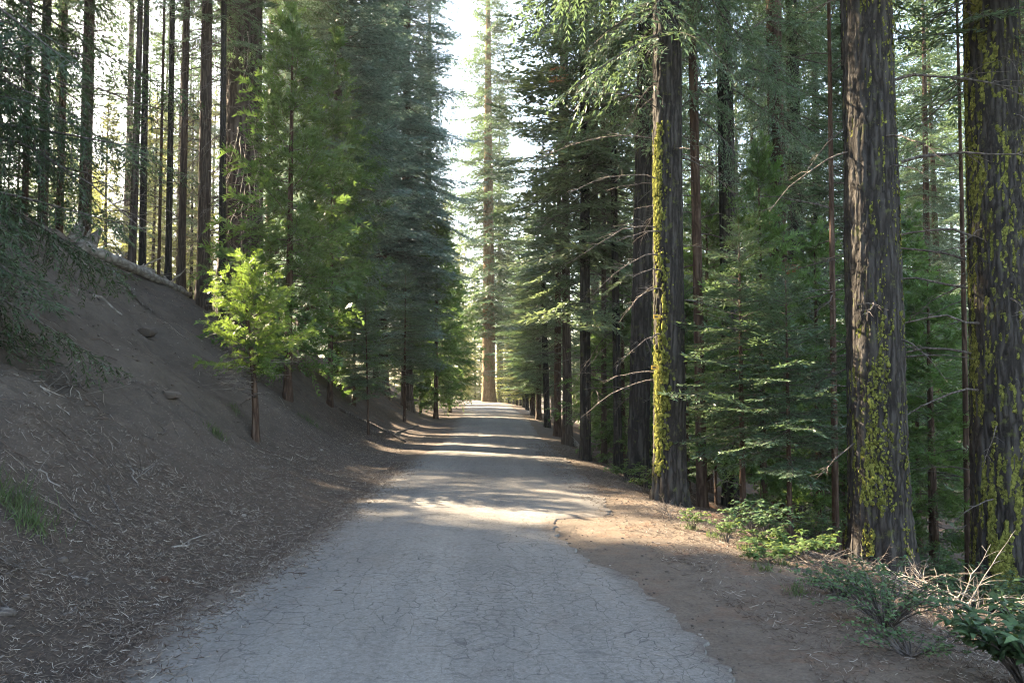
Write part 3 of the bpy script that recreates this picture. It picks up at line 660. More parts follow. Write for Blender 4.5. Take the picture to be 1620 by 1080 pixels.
x, y = at(712, 46); tree('cedar', 'smaller cedar edging the far bend under the bright sky', 'tree', (x, y), 'cedar', 'cedar', .95)
x, y = at(672, 55); tree('fir', 'far fir peeking over the rounded cedar', 'tree', (x, y), 'mid', 'bluefir', 1.15)
x, y = hit(640, 668); tree('young_fir', 'small yellowish layered fir on the toe of the bank', 'tree', (x, y), 'young', 'young', 1.1)
x, y = hit(690, 655); tree('cedar', 'leaning orange stemmed cedar at the edge of the far road', 'tree', (x, y), 'cedar', 'cedar', .6, lean=(0, R(6)))
x, y = hit(665, 652); tree('cedar', 'twin orange stemmed cedar by the far road', 'tree', (x, y), 'cedar', 'cedar', .65)
x, y = hit(583, 688); tree('young_fir', 'spindly young fir with a thin bare stem at the bank toe', 'tree', (x, y), 'young', 'young', .62, sz=.75, lean=(0, R(2)))
x, y = hit(560, 640); tree('cedar', 'low leafy cedar on the bank between the stems', 'tree', (x, y), 'cedar', 'cedar', .55)
# drooping fir close on the left
x, y = at(-100, 9.0)
o = tree('drooping_fir', 'dark fir with long drooping boughs hanging in from the picture edge', 'tree', (x, y), 'mid', None, 1, rz=.4)
part('crown', crown('crown', FM('darkfir'), tset(fir_branch, ds=.085, es=.032, el=.075, ew=.017, bend=-.20, hang=.45, tipup=.05, side=.42), 17, .2, 2.7, .38, 5, .45, -16, 25, seed=81, lodz=6.5, Tc=T_mid, ragged=.45, drop=.05), o)

# the sunlit little cedar
x, y = hit(404, 695)
o = thing('little_cedar', 'small bright yellow green cedar glowing in the sun on the bank', 'tree', (x, y, H1(x, y)), 2.8, lean=(0, R(2)))
part('trunk', trunk('trunk', M['redbark'], 3.1, .062, 61, 12, 30, .3, .004, limbs=((30, .7, 1.7, .4, 1.1, .05),), bend=.10), o)
Tb = tset(cedar_branch, ds=.075, es=.026, el=.055, ew=.015, fern=.22, tipup=.3)
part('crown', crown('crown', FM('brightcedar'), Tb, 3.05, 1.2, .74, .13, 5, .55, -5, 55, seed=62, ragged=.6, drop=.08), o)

for k in range(14):
    g_ = np.random.default_rng(700 + k); limb(o, g_.uniform(.75, 1.6), g_.uniform(0, 6.28), g_.uniform(.45, .95), -.15, 8, .0055, 720 + k, m='palewood', rr=.04, sub=7)
def red_bough(ob, z, az, seed, n=3):
    g_ = np.random.default_rng(seed); b = Buf()
    for _ in range(n):
        V, F, Mi = T_fir[.9][g_.integers(2)]; V = V * .55; b.add(V @ (rot_z(az + g_.normal(0, .3)) @ rot_y(R(g_.uniform(-40, 0)))).T + np.array([math.cos(az) * 1.2, math.sin(az) * 1.2, z + g_.normal(0, .2)]), F, Mi)
    part('dead_bough', b.mesh('dead_bough', FM('redneedle'), False), ob)
for o_ in list(COL.objects):
    if str(o_.get('label', '')).startswith('tall dense conical fir'): red_bough(o_, 8.4, 4.2, 1, 2)
    if str(o_.get('label', '')).startswith('tall fir with reddish lit'): red_bough(o_, 7.4, 4.2, 2, 6); red_bough(o_, 6.2, 4.6, 3, 5)
for o_ in COL.objects:
    if o_.get('label') and o_.name.startswith('mossy_fir'): print(o_['label'], tuple(o_.location))
# understory on the right
def yt(px, d, s, lb, ck='young', tk='young', sz=None, nm='young_fir', lean=(0, 0)):
    tree(nm, lb, 'tree', at(px, d), tk, ck, s, sz=sz, lean=lean)
yt(1172, 11.6, .84, 'layered young fir with flat pale tipped boughs in front of the dark trunks')
yt(1245, 11.0, .72, 'shorter young fir filling the gap beside the layered one')
yt(1292, 14.0, .65, 'young cedar thick with green sprays before the twin trunks', 'cedar', 'cedar', .6, 'cedar')
yt(1205, 13.5, .6, 'dark green cedar low behind the layered young fir', 'cedar', 'cedar', .7, 'cedar')
yt(985, 19, .75, 'leafy cedar at the foot of the conical fir', 'cedar', 'cedar', .5, 'cedar')
yt(1470, 13.5, .85, 'young cedar between the two widest mossy trunks', 'cedar', 'cedar', .55, 'cedar')
yt(1448, 18, .7, 'tall green cedar deep between the widest trunks', 'cedartall', 'cedar', .6, 'cedar')
yt(1330, 14, .62, 'shadowed young fir close behind the thin red stem', 'young', 'young')
yt(1085, 17, .7, 'shaded cedar sprouting behind the golden mossed fir', 'cedar', 'cedar', .45, 'cedar')
yt(1120, 22, 1.0, 'taller cedar in shade behind the slim reddish trunk', 'cedar', 'cedar', .9, 'cedar')
yt(1405, 22, .8, 'tall shaded cedar seen past the edge of the tufted trunk', 'cedartall', 'cedar', .8, 'cedar')
yt(1130, 15.5, .5, 'thin young fir hugging the slim reddish trunk', 'young', 'young')
yt(1345, 18, .8, 'dim fir just past the tufted trunk, boughs low', 'firdense', 'slim', .8, 'fir')
yt(1290, 24, 1.1, 'lofty dim fir behind the twin trunk', 'bluefir', 'slim', .9, 'fir')

# ------------------------------------------------------------------ the wood around, in numbers
qn = np.array([-math.cos(R(SUN_AZ)) * 0 + math.cos(R(SUN_AZ)), -math.sin(R(SUN_AZ))])  # unit, across the sun's path
qn = np.array([math.cos(R(SUN_AZ)), -math.sin(R(SUN_AZ))])
GAPS = [(8.4, 1.6), (13.3, .12), (15.6, .22), (17.0, .18), (18.6, .2), (20.6, .2), (24, .3), (28, .4), (33, .6), (39, .6), (46, .8), (54, 1.2), (10.75, .5)]
placed = [(o.location.x, o.location.y) for o in COL.objects if o.type == 'EMPTY' and o.parent is None]
def scatter(n, test, mind, seed, tries=6000):
    rng = np.random.default_rng(seed); out = []
    for _ in range(tries):
        if len(out) >= n: break
        p = test(rng)
        if p is None: continue
        if all((p[0] - a) ** 2 + (p[1] - b_) ** 2 > mind * mind for a, b_ in out + placed): out.append(p)
    placed.extend(out); return out
def inview(x, y, m=1.08): return y > 1 and abs(x) / y < .623 * m
def zr(rng):                                   # deep wood right of the road, in the camera's view
    y = rng.uniform(13, 75); x = rng.uniform(2, 50)
    if not inview(x, y) or x < tab(y, EDGE) + 2.0 + y * .02: return None
    return x, y
NEAR_R = scatter(80, zr, 2.0, 5)
for k, (x, y) in enumerate(NEAR_R):
    v = rngp.random()
    if v < .17: tree('shaded_fir', 'dark fir trunk with dead twigs deep in the shaded wood', 'tree', (x, y), ('mid', 'slim')[k % 2], 'firtall', rngp.uniform(.8, 1.05), group='dark firs deep in the shaded wood')
    elif v < .36: tree('shaded_fir', 'dark fir trunk with dead twigs deep in the shaded wood', 'tree', (x, y), ('mid', 'red')[k % 2], 'firhigh', rngp.uniform(.8, 1.05), group='dark firs deep in the shaded wood')
    elif v < .78: tree('bare_pole', 'thin pole trunk with bare twigs in the shaded wood', 'tree', (x, y), ('red', 'snagpole', 'red')[k % 3], ('firhigh', None)[k % 2], rngp.uniform(.7, 1.1), group='thin bare poles in the shaded wood')
    elif v < .92: tree('shaded_cedar', 'small green cedar in the shaded wood understory', 'tree', (x, y), 'cedar', 'cedar', rngp.uniform(.4, .9), group='small cedars of the shaded understory')
    else: tree('shaded_fir', 'bushy dark fir with boughs to the ground in the shaded wood', 'tree', (x, y), 'slim', 'firdense', rngp.uniform(.6, 1.1), group='bushy firs in the shaded wood')
def zfar(rng):
    y = rng.uniform(78, 150); x = rng.uniform(-75, 85)
    if not inview(x, y, 1.02): return None
    if abs(x / y + .02) < .045 and y < 100: return None
    if x < -1 and 54 < x * qn[0] + y * qn[1] < 62: return None
    if -13 < x + .02 * y < 3.5: return None
    return x, y
for k, (x, y) in enumerate(scatter(60, zfar, 4.5, 6)):
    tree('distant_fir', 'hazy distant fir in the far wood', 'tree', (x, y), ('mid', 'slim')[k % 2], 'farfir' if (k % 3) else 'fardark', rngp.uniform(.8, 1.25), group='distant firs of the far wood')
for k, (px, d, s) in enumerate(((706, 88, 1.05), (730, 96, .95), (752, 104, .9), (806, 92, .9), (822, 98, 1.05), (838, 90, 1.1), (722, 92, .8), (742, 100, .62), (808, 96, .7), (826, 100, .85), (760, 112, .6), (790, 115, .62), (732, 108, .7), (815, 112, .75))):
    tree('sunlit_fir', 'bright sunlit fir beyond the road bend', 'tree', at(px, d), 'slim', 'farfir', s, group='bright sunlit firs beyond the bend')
def zl(rng):                                   # behind the crest on the left, in view
    y = rng.uniform(26, 75); x = rng.uniform(-46, -9)
    if not inview(x, y, 1.1): return None
    if x > tab(y, TOE) - 4 or 14.0 < x * qn[0] + y * qn[1] < 17.4 or x * qn[0] + y * qn[1] > 53 or 19.3 < x * qn[0] + y * qn[1] < 21.6: return None
    return x, y
for k, (x, y) in enumerate(scatter(26, zl, 3.2, 8)):
    v = rngp.random()
    if v < .22: tree('plateau_pine', 'slim pine behind the crest of the bank, crown out of sight', 'tree', (x, y), ('slim', 'mid')[k % 2], 'firhigh', rngp.uniform(.85, 1.1), group='slim pines behind the crest')
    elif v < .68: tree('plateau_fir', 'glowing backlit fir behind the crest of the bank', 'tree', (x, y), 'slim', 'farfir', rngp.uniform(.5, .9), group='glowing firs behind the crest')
    elif v < .86: tree('bare_pole', 'bare thin pole tree behind the crest', 'tree', (x, y), 'snagpole', None, rngp.uniform(.8, 1.2), group='bare poles behind the crest')
    else: tree('plateau_fir', 'full dark fir behind the crest of the bank', 'tree', (x, y), 'mid', 'firtall', rngp.uniform(.8, 1.1), group='dark firs behind the crest')
for k, (px, d, s_, lb) in enumerate(((236, 38, .62, 'glowing fir seen between the thin reddish stem and its neighbours'), (300, 42, .7, 'glowing fir between the straight mossy trunk and the lichen edged one'), (166, 40, .66, 'glowing fir behind the shattered stump'), (335, 46, .8, 'glowing fir just beside the giant pine'), (108, 44, .7, 'glowing fir veiled by the drooping boughs'), (262, 50, .85, 'taller glowing fir rising behind the slim bank top trunks'))):
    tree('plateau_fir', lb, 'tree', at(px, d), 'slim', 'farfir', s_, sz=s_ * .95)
# trees up on the hill toward the sun, outside the frame; they shade the road and leave the gaps the light comes through
cnt = 0
def zs(rng):
    q = rng.uniform(-9, 22) if rng.random() < .8 else rng.uniform(22, 60); s = rng.uniform(13, 40)
    x = q * qn[0] - .4 + TOSUN[0] / math.hypot(TOSUN[0], TOSUN[1]) * s; y = q * qn[1] + TOSUN[1] / math.hypot(TOSUN[0], TOSUN[1]) * s
    if inview(x, y, 1.12) or x > -9.5: return None
    qq = x * qn[0] + y * qn[1]
    for g, wd in GAPS:
        if abs(qq - g) < wd + .9: return None
    return x, y
SUNWARD = scatter(70, zs, 1.9, 12, 12000)
for k, (x, y) in enumerate(SUNWARD):
    tree('unseen_shade_fir', 'fir added beyond the picture edge to shade the road', 'tree', (x, y), 'mid', 'fardark', (.75, .85, .95)[k % 3], group='firs on the hill beyond the frame')

for k, (q, s_) in enumerate(((7.7, 26), (8.4, 26.4), (9.1, 26))):  # added unseen cedars, height set to keep low sun off road and bank
    tree('added_shade_cedar', 'low cedar added beyond the picture edge to shade the road and bank', 'tree', (q * qn[0] - math.cos(R(90 + SUN_AZ)) * s_, q * qn[1] + math.sin(R(90 + SUN_AZ)) * s_), 'cedar', 'cedar', .66, sz=.665, group='low shade cedars added beyond the frame')
for k, (q, s_) in enumerate(((9.45, 29), (10.05, 28), (10.7, 27), (11.3, 30), (12.2, 27.5), (13.0, 30), (13.9, 28.5), (5.5, 30), (7.2, 28), (6.4, 26), (4.4, 27))):  # added unseen firs, sized to block the sun around the road streak
    tree('unseen_shade_fir', 'fir added beyond the picture edge to shade the road', 'tree', (q * qn[0] - math.cos(R(90 + SUN_AZ)) * s_, q * qn[1] + math.sin(R(90 + SUN_AZ)) * s_), 'cedar', 'firdense', .62, sz=(.60 if 9.8 < q < 11.0 else .9) if q > 8 else 1.1, group='firs on the hill beyond the frame')
# thin sunlit air between the trees
def haze():
    m = bpy.data.materials.new('haze_air'); m.use_nodes = True; nt = m.node_tree; nt.nodes.remove(nt.nodes['Principled BSDF'])
    v = nt.nodes.new('ShaderNodeVolumePrincipled'); v.inputs['Color'].default_value = (.93, .96, 1, 1); v.inputs['Density'].default_value = .0004; v.inputs['Anisotropy'].default_value = .35
    nt.links.new(v.outputs[0], nt.nodes['Material Output'].inputs['Volume'])
    V = np.array([[a, b_, c] for a in (-330, 330) for b_ in (-130, 640) for c in (-14, 56)], float); F = [[0, 1, 3, 2], [4, 6, 7, 5], [0, 4, 5, 1], [2, 3, 7, 6], [0, 2, 6, 4], [1, 5, 7, 3]]
    b = Buf(); b.add(V, F); solo('haze', b.mesh('haze', [m], False), kind='stuff')
haze()
# ------------------------------------------------------------------ logs, stump, sticks, stones, plants, tags
def log(label, p0, p1, r0, r1, seed, m='palewood', name='fallen_log', group=None, lift=.6, cat='log'):
    rng = np.random.default_rng(seed); a = np.array(hit(*p0)); c = np.array(hit(*p1)); K = 26; q = np.linspace(0, 1, K)[:, None]
    XY = a * (1 - q) + c * q; XY = XY + np.stack([fbm(q[:, 0] * 3, seed, 0, 2), fbm(q[:, 0] * 3, seed + 9, 0, 2)], -1) * .06
    z = H(XY[:, 0], XY[:, 1], False) ; zz = H(XY[:, 0], XY[:, 1]); zs_ = np.convolve(np.pad(zz, 4, 'edge'), np.ones(9) / 9, 'valid'); z = np.maximum(zs_[0] * (1 - q[:, 0]) + zs_[-1] * q[:, 0], zs_ - .04) if r0 > .03 else zs_
    rad = np.linspace(r0, r1, K) * (1 + .08 * rng.normal(0, 1, K)); P = np.concatenate([XY, (z + rad * lift)[:, None]], 1)
    P[0, 2] += .0; org = P[K // 2].copy(); b = Buf(); V, F = tube(np.concatenate([[P[0]], P, [P[-1]]]) - org, np.concatenate([[.001], rad, [.001]]), 12, .05, rng); b.add(V, F)
    for _ in range(4 if r0 > .04 else 2):
        t_ = rng.uniform(.1, .9); i_ = int(t_ * (K - 1)); V, F, _m = dead_branch(rng.uniform(.2, .8), rng, -.1, r0 * .25, 2)
        b.add(V @ (rot_z(rng.uniform(0, 6.3)) @ rot_y(R(rng.uniform(10, 60)))).T + P[i_] - org, F)
    return solo(name, b.mesh(name, [M[m]], True), label, cat, group, loc=tuple(org))
log('long weathered log lying down the slope under the bank top trunks', (128, 398), (300, 474), .16, .08, 1, lift=.9)
log('pale barkless log end resting uphill of the leaning grey trunk', (165, 367), (238, 402), .18, .15, 2, lift=.9)
log('grey log slanting along the skyline behind the shattered stump', (55, 322), (168, 362), .13, .15, 3, lift=.9)
log('brown rotten log at the foot of the slim bank top trunks', (205, 412), (262, 446), .10, .08, 4, 'wood')
log('thin grey pole lying across the soil below the long log', (178, 434), (240, 496), .035, .02, 5, 'wood', 'fallen_pole')
log('short forked pale stick pointing down the slope below the logs', (150, 470), (192, 497), .03, .02, 6, 'palewood', 'fallen_branch', cat='branch')
log('bent dark branch sunk in soil below the thin pole', (118, 450), (160, 482), .03, .02, 7, 'wood', 'fallen_branch', cat='branch')
log('slender pale branch lying high on the slope beside the stump', (95, 388), (150, 440), .03, .015, 17, 'palewood', 'fallen_branch', cat='branch')
log('dark limb poking in at the lower corner of the bank litter', (-10, 968), (44, 980), .022, .014, 8, 'wood', 'fallen_branch', cat='branch')
log('low fallen limb at the shoulder beneath the conical fir', (905, 700), (930, 722), .07, .04, 9, 'palewood')
log('grey stick lying flat beside the road opposite the spindly fir', (620, 690), (660, 672), .04, .02, 10, 'wood', 'fallen_branch', cat='branch')
log('long limb half buried beneath the dark stemmed cedar', (528, 640), (640, 700), .05, .03, 16, 'wood', 'fallen_branch', cat='branch')
for k, (a, c) in enumerate((((100, 590), (128, 640)), ((150, 630), (175, 672)), ((245, 690), (262, 660)), ((60, 610), (98, 660)), ((165, 770), (190, 815)), ((120, 808), (140, 836)), ((200, 735), (215, 775)), ((105, 915), (160, 925)), ((95, 975), (135, 955)), ((280, 870), (320, 850)), ((165, 1010), (190, 1000)), ((200, 400), (228, 420)), ((60, 740), (92, 765)), ((300, 640), (320, 668)), ((215, 600), (238, 628)))):
    log('bleached crooked stick scattered on the brown bank', a, c, .010, .005, 30 + k, 'wood' if k % 3 else 'palewood', 'stick', 'bleached sticks scattered on the bank', cat='stick')

# shattered stump on the skyline
def stump():
    x, y = hit(112, 372); rng = np.random.default_rng(4); b = Buf(); seg, rows = 64, 26
    th = np.arange(seg) / seg * 2 * math.pi; h = .95
    jag = h * (.45 + .55 * np.abs(fbm(np.cos(th) * 3, np.sin(th) * 3, 2, 3))) + .25 * (vn(th * 9, 1, 0) > .2) * np.abs(vn(th * 14, 3, 1))
    V = []
    for i_ in range(rows):
        f = i_ / (rows - 1); rr = .36 * (1 + 1.1 * (1 - f) ** 2.2) * (1 + .16 * np.sin(th * 6 + 1) * (1 - f)) + .03 * fbm(np.cos(th) * 9, np.sin(th) * 9, f * 2, 3)
        V.append(np.stack([rr * np.cos(th), rr * np.sin(th), -.4 + (jag + .4) * f], -1))
    V.append(V[-1] * np.array([.75, .75, 1]) - np.array([0, 0, .05])); V.append(V[-1] * np.array([.2, .2, 1]) - np.array([0, 0, .30]))
    K = len(V); i_ = np.arange(K - 1)[:, None] * seg; j_ = np.arange(seg)[None]; j2 = (j_ + 1) % seg
    b.add(np.concatenate(V), np.stack([i_ + j_, i_ + j2, i_ + seg + j2, i_ + seg + j_], -1).reshape(-1, 4))
    o = solo('stump', b.mesh('stump', [M['palewood']], True), 'shattered pale stump with splayed roots on the bank skyline', 'stump', loc=(x, y, H1(x, y))); o.rotation_euler = (0, R(25), 0)
stump()

def stones():
    for k, (px, py, s, lb) in enumerate(((415, 743, .06, 'rounded stone below the little cedar on the bank'), (272, 633, .10, 'pale flat rock high on the bare slope'), (495, 728, .07, 'brown clod at the bank toe behind the little cedar'), (258, 921, .045, 'dark reddish cone lying in the litter beside the road'), (230, 530, .16, 'angular pale rock bedded beneath the young trees on the slope'), (600, 688, .10, 'grey stone beneath the spindly young fir'), (375, 960, .03, 'small dark pebble on the litter edge of the asphalt'))):
        x, y = hit(px, py); V = BV * (1 + .3 * vn(BV[:, 0] * 1.5 + k, BV[:, 1] * 1.5, BV[:, 2] * 1.5)[:, None]) * s * np.array([1.3, 1, .65])
        b = Buf(); b.add(V, BF); solo('pine_cone' if k == 3 else 'rock', b.mesh('rock', [M['redbark' if k == 3 else 'clod']], True), lb, 'pine cone' if k == 3 else 'rock', loc=(x, y, H1(x, y) + s * .25))
stones()

def litter():
    rng = np.random.default_rng(3)
    def sticks(n, xy, Lr, rr, name, mats):
        x, y = xy; n = len(x); L = rng.uniform(*Lr, n) * rng.uniform(.5, 1.5, n); a = rng.uniform(0, 6.28, n); r = rng.uniform(*rr, n)
        bendv = rng.normal(0, .18, n); ring = []
        for f in (-.5, 0, .5):
            cx_ = x + np.cos(a) * L * f - np.sin(a) * L * bendv * (.25 - f * f); cy_ = y + np.sin(a) * L * f + np.cos(a) * L * bendv * (.25 - f * f)
            cz = np.where((cx_ > tab(cy_, LE)) & (cx_ < tab(cy_, RE)), .022, H(cx_, cy_)) + r * .7 + .012 * rng.random(n) * (1 + 2 * abs(f))
            for k in range(3):
                th = k * 2.094; rad = r * (1 if f <= 0 else .5)
                ring.append(np.stack([cx_ - np.sin(a) * np.cos(th) * rad, cy_ + np.cos(a) * np.cos(th) * rad, cz + np.sin(th) * rad], -1))
        V = np.stack(ring, 1).reshape(-1, 3); f = np.array([[0, 1, 4, 3], [1, 2, 5, 4], [2, 0, 3, 5], [3, 4, 7, 6], [4, 5, 8, 7], [5, 3, 6, 8]])
        F = (np.arange(n)[:, None, None] * 9 + f[None]).reshape(-1, 4); b = Buf(); mi = np.repeat(rng.choice(len(mats), n, p=[.52, .35, .13][:len(mats)]), 6)
        b.add(V, F, mi); return b.mesh(name, mats, True)
    mats = [M['litter1'], M['litter2'], M['litter3']]
    X = []; Y = []
    def addp(x, y, keep): X.append(x[keep]); Y.append(y[keep])
    n = 42000; y = rng.uniform(2.3, 9.5, n) ** 1.0; t = rng.normal(.1, 1.15, n); x = tab(y, TOE) - t
    addp(x, y, (x < tab(y, LE) + .15 - .25 * rng.random(n)) & (rng.random(n) < .6 + .45 * fbm(x * 1.6, y * 1.6, 0, 3)))
    n = 30000; y = 3 + 19 * rng.random(n) ** 1.3; t = rng.uniform(.2, 7, n); x = tab(y, TOE) - t
    addp(x, y, (rng.random(n) < .3 + .9 * fbm(x * 1.3, y * 1.3, 4, 3)) & (x > -.64 * y - 1))
    n = 12000; y = 2.8 + 14 * rng.random(n) ** 1.4; x = tab(y, LE) + .12 + rng.normal(0, .22, n); addp(x, y, rng.random(n) < .8 + .4 * fbm(x * 2, y * 2, 6, 2))
    n = 12000; y = rng.uniform(9, 24, n); t = rng.normal(-.1, .5, n); x = tab(y, TOE) - t; addp(x, y, x < tab(y, LE) + .05)
    solo('litter', sticks(0, (np.concatenate(X), np.concatenate(Y)), (.012, .065), (.0011, .0036), 'litter', mats), kind='stuff')
    X.clear(); Y.clear(); n = 1500; y = 3 + 16 * rng.random(n); t = rng.uniform(.3, 6.5, n); x = tab(y, TOE) - t
    addp(x, y, (rng.random(n) < .25 + .9 * fbm(x * .6, y * .6, 14, 3)) & (x > -.64 * y - 1))
    solo('twig_litter', sticks(0, (np.concatenate(X), np.concatenate(Y)), (.12, .42), (.003, .007), 'twig_litter', mats), kind='stuff')
    X.clear(); Y.clear(); n = 60000; y = 3 + 19 * rng.random(n) ** 1.4; u = rng.uniform(-1.1, 2.6, n); x = tab(y, EDGE) + u
    addp(x, y, (rng.random(n) < .4 + .5 * np.clip(u + .7, 0, 1) + .3 * fbm(x * 2, y * 2, 1, 2)))
    n = 900; y = 3 + 10 * rng.random(n); x = rng.uniform(tab(y, LE), 2.2, n); addp(x, y, (rng.random(n) < np.clip(.25 + 1.2 * (-x - 1.2), .08, 1)) & ((x < tab(y, RE) - .1) | (x > 1.3)))
    x2, y2 = np.concatenate(X), np.concatenate(Y); me = sticks(0, (x2, y2), (.02, .06), (.0013, .003), 'needle_litter', mats)
    solo('needle_litter', me, kind='stuff')
def clods():
    rng = np.random.default_rng(8); n = 5200; y = 3 + 19 * rng.random(n) ** 1.2; t = rng.uniform(-.3, 7.5, n); x = tab(y, TOE) - t
    k = (x > -.64 * y - 1) & (rng.random(n) < .5 + .8 * fbm(x, y, 31, 3)); x, y = x[k], y[k]; y2 = 3 + 14 * rng.random(1300) ** 1.2; x2 = tab(y2, RE) + .04 + rng.random(1300) ** 2 * 2.0; x = np.concatenate([x, x2]); y = np.concatenate([y, y2]); n = len(x); s = (.006 + .028 * rng.random(n) ** 4) * np.where(x > 0, .38, 1); z = H(x, y)
    nz = 1 + .35 * rng.normal(0, 1, (n, len(BV), 1)).clip(-1, 1) * .6
    V = BV[None] * nz * (s[:, None, None] * np.stack([rng.uniform(.8, 1.5, n), rng.uniform(.8, 1.5, n), rng.uniform(.5, .9, n)], -1)[:, None]) + np.stack([x, y, z + s * .2], -1)[:, None]
    b = Buf(); b.add(V.reshape(-1, 3), (np.arange(n)[:, None, None] * len(BV) + BF[None]).reshape(-1, 4), np.repeat(rng.choice(2, n, p=[.95, .05]), len(BF)))
    solo('gravel', b.mesh('gravel', [M['clod'], M['rock']], True), kind='stuff')
clods()
for k, c in (('litter1', (.10, .066, .048)), ('litter2', (.20, .155, .12)), ('litter3', (.38, .33, .28))): M[k] = plain(k + '_bark_chips', c, .9)
litter()

# grass and leafy plants
def grass_tuft(px, py, s, lb, n=160, group=None):
    x, y = hit(px, py); rng = np.random.default_rng(int(px * 7 + py)); P = rng.normal(0, .12 * s, (n, 3)); P[:, 2] = 0
    P[:, 2] = H(P[:, 0] + x, P[:, 1] + y) - H1(x, y); D = rng.normal(0, .55, (n, 3)); D[:, 2] = 1
    b = Buf(); V, F = leaves(P, D, rng.normal(0, 1, (n, 3)), rng.uniform(.08, .26, n) * s, .007, .3); b.add(V, F)
    solo('grass_tuft', b.mesh('grass_tuft', [M['grass']], False), lb, 'grass', group, loc=(x, y, H1(x, y)))
grass_tuft(22, 800, 1.0, 'shaggy grass tuft at the picture edge low on the bank', 260)
grass_tuft(52, 838, .7, 'smaller grass tuft just below the shaggy one', 180)
grass_tuft(342, 688, .6, 'faint green grass patch upslope from the little cedar', 160)
grass_tuft(372, 650, .5, 'thin green sprigs behind the little cedar', 90)
grass_tuft(490, 668, .8, 'green sprigs on the bank below the dark stemmed cedar', 120)
grass_tuft(862, 672, .8, 'bright green tuft at the far shoulder', 120)
for k, (px, py) in enumerate(((1180, 872), (1240, 895), (1130, 850), (1290, 925), (1210, 905), (1260, 940), (1095, 838))):
    grass_tuft(px, py, .45, 'thin low green growth along the dirt shoulder rim', 70, 'low green growth along the shoulder rim')

def leafy(name, label, cat, xy, seed, n, size, R_, hgt, leaf=(.07, .035), mk='shrub', flat=0.0, whorl=5, stemr=.006, group=None, mid=.5):
    """stems fan out from the root; leaf whorls along their upper halves"""
    rng = np.random.default_rng(seed); x, y = xy; o = thing(name, label, cat, (x, y, H1(x, y)), rng.uniform(0, 6), group)
    b = Buf(); P, D, Nn = [], [], []
    for _ in range(n):
        az = rng.uniform(0, 6.28); e = R_ * math.sqrt(rng.random()); top_ = np.array([math.cos(az) * e, math.sin(az) * e, hgt * rng.uniform(.45, 1) * (1 - .3 * e / R_)])
        q = np.linspace(0, 1, 6)[:, None]; A = top_ * q + np.array([0, 0, .25 * hgt]) * (q * (1 - q)) * 2; A = A + rng.normal(0, .012, A.shape) * q
        A = A + np.array([math.cos(az), math.sin(az), 0]) * .1 * R_ * (1 - q) * rng.random()
        V, F = tube(A, np.linspace(stemr, stemr * .35, 6), 3); b.add(V, F)
        for t in np.linspace(.45, 1, size):
            c = pt(A, np.array([t]))[0]
            for k in range(whorl):
                a = k / whorl * 6.28 + rng.uniform(-.3, .3); P.append(c + rng.normal(0, .01, 3)); D.append([math.cos(a), math.sin(a), rng.uniform(-.2, .55) * (1 - flat)]); Nn.append([rng.normal(0, .3), rng.normal(0, .3), 1])
    k = len(P); bl = Buf(); L = leaf[0] * rng.uniform(.6, 1.25, k); W = leaf[1] * rng.uniform(.7, 1.2, k)
    P = np.array(P); D = np.array(D); Nn = np.array(Nn); D /= np.linalg.norm(D, axis=1)[:, None]; S = np.cross(D, Nn); S /= np.linalg.norm(S, axis=1)[:, None]; U = np.cross(S, D)
    rows = []
    for f, wf, up in ((0, .12, 0), (.35, 1, .10), (.7, .85, .06), (1, .08, -.10)):
        for s in (-1, 1): rows.append(P + D * (L * f)[:, None] + S * (s * W * .5 * wf)[:, None] + U * (L * up)[:, None] + U * (W * wf * .18)[:, None])
    V = np.stack(rows, 1).reshape(-1, 3); f = np.array([[0, 1, 3, 2], [2, 3, 5, 4], [4, 5, 7, 6]]); bl.add(V, (np.arange(k)[:, None, None] * 8 + f[None]).reshape(-1, 4))
    part('stem', b.mesh('stem', [M['wood']], True), o); part('foliage', bl.mesh('foliage', [M[mk]], False), o); return o
leafy('dogwood', 'broad leaved bright green shrub spreading flat leaves at the foot of the tufted trunk', 'shrub', hit(1262, 880), 1, 26, 4, .60, .28, (.085, .045), 'dogwood', .7, 4)
leafy('dogwood', 'sunlit yellowish sprig on the shoulder rim before the flat leaved shrub', 'shrub', hit(1215, 890), 2, 12, 4, .28, .20, (.07, .04), 'dogwood', .5, 4)
leafy('dogwood', 'tiny bright sprig at the root of the slim reddish trunk', 'shrub', hit(1095, 838), 3, 8, 3, .18, .28, (.06, .035), 'dogwood', .5, 4)
leafy('dogwood', 'low sprig between the leaning trunk and the golden mossed fir', 'shrub', hit(1020, 780), 4, 10, 4, .25, .42, (.07, .03), 'dogwood', .4, 4)
leafy('dogwood', 'small lit sprig beneath the medium dark trunk', 'shrub', hit(1150, 858), 14, 9, 3, .2, .3, (.06, .035), 'dogwood', .5, 4)
leafy('laurel_shrub', 'wide dark leafy shrub sprawling over the shoulder edge under the tufted trunk', 'shrub', hit(1400, 990), 5, 55, 4, .62, .50, (.046, .018), 'shrub', .1, 5)
leafy('laurel_shrub', 'upright leafy shrub between the widest trunks above the dead brush', 'shrub', hit(1478, 935), 6, 60, 4, .38, .62, (.060, .024), 'shrub', .1, 6)
leafy('laurel_shrub', 'low straggling leafy shrub beside the road litter', 'shrub', hit(1440, 1040), 7, 22, 3, .42, .22, (.042, .018), 'shrub', .2, 5)
leafy('laurel_shrub', 'small leafy shrub where the shoulder drops off', 'shrub', hit(1330, 945), 8, 30, 3, .36, .26, (.048, .022), 'shrub', .2, 5)
leafy('rhododendron', 'shrub with large pale edged oblong leaves in the lower picture corner', 'shrub', hit(1640, 1110), 9, 42, 3, .42, .62, (.105, .036), 'shrub', .1, 7, .008)
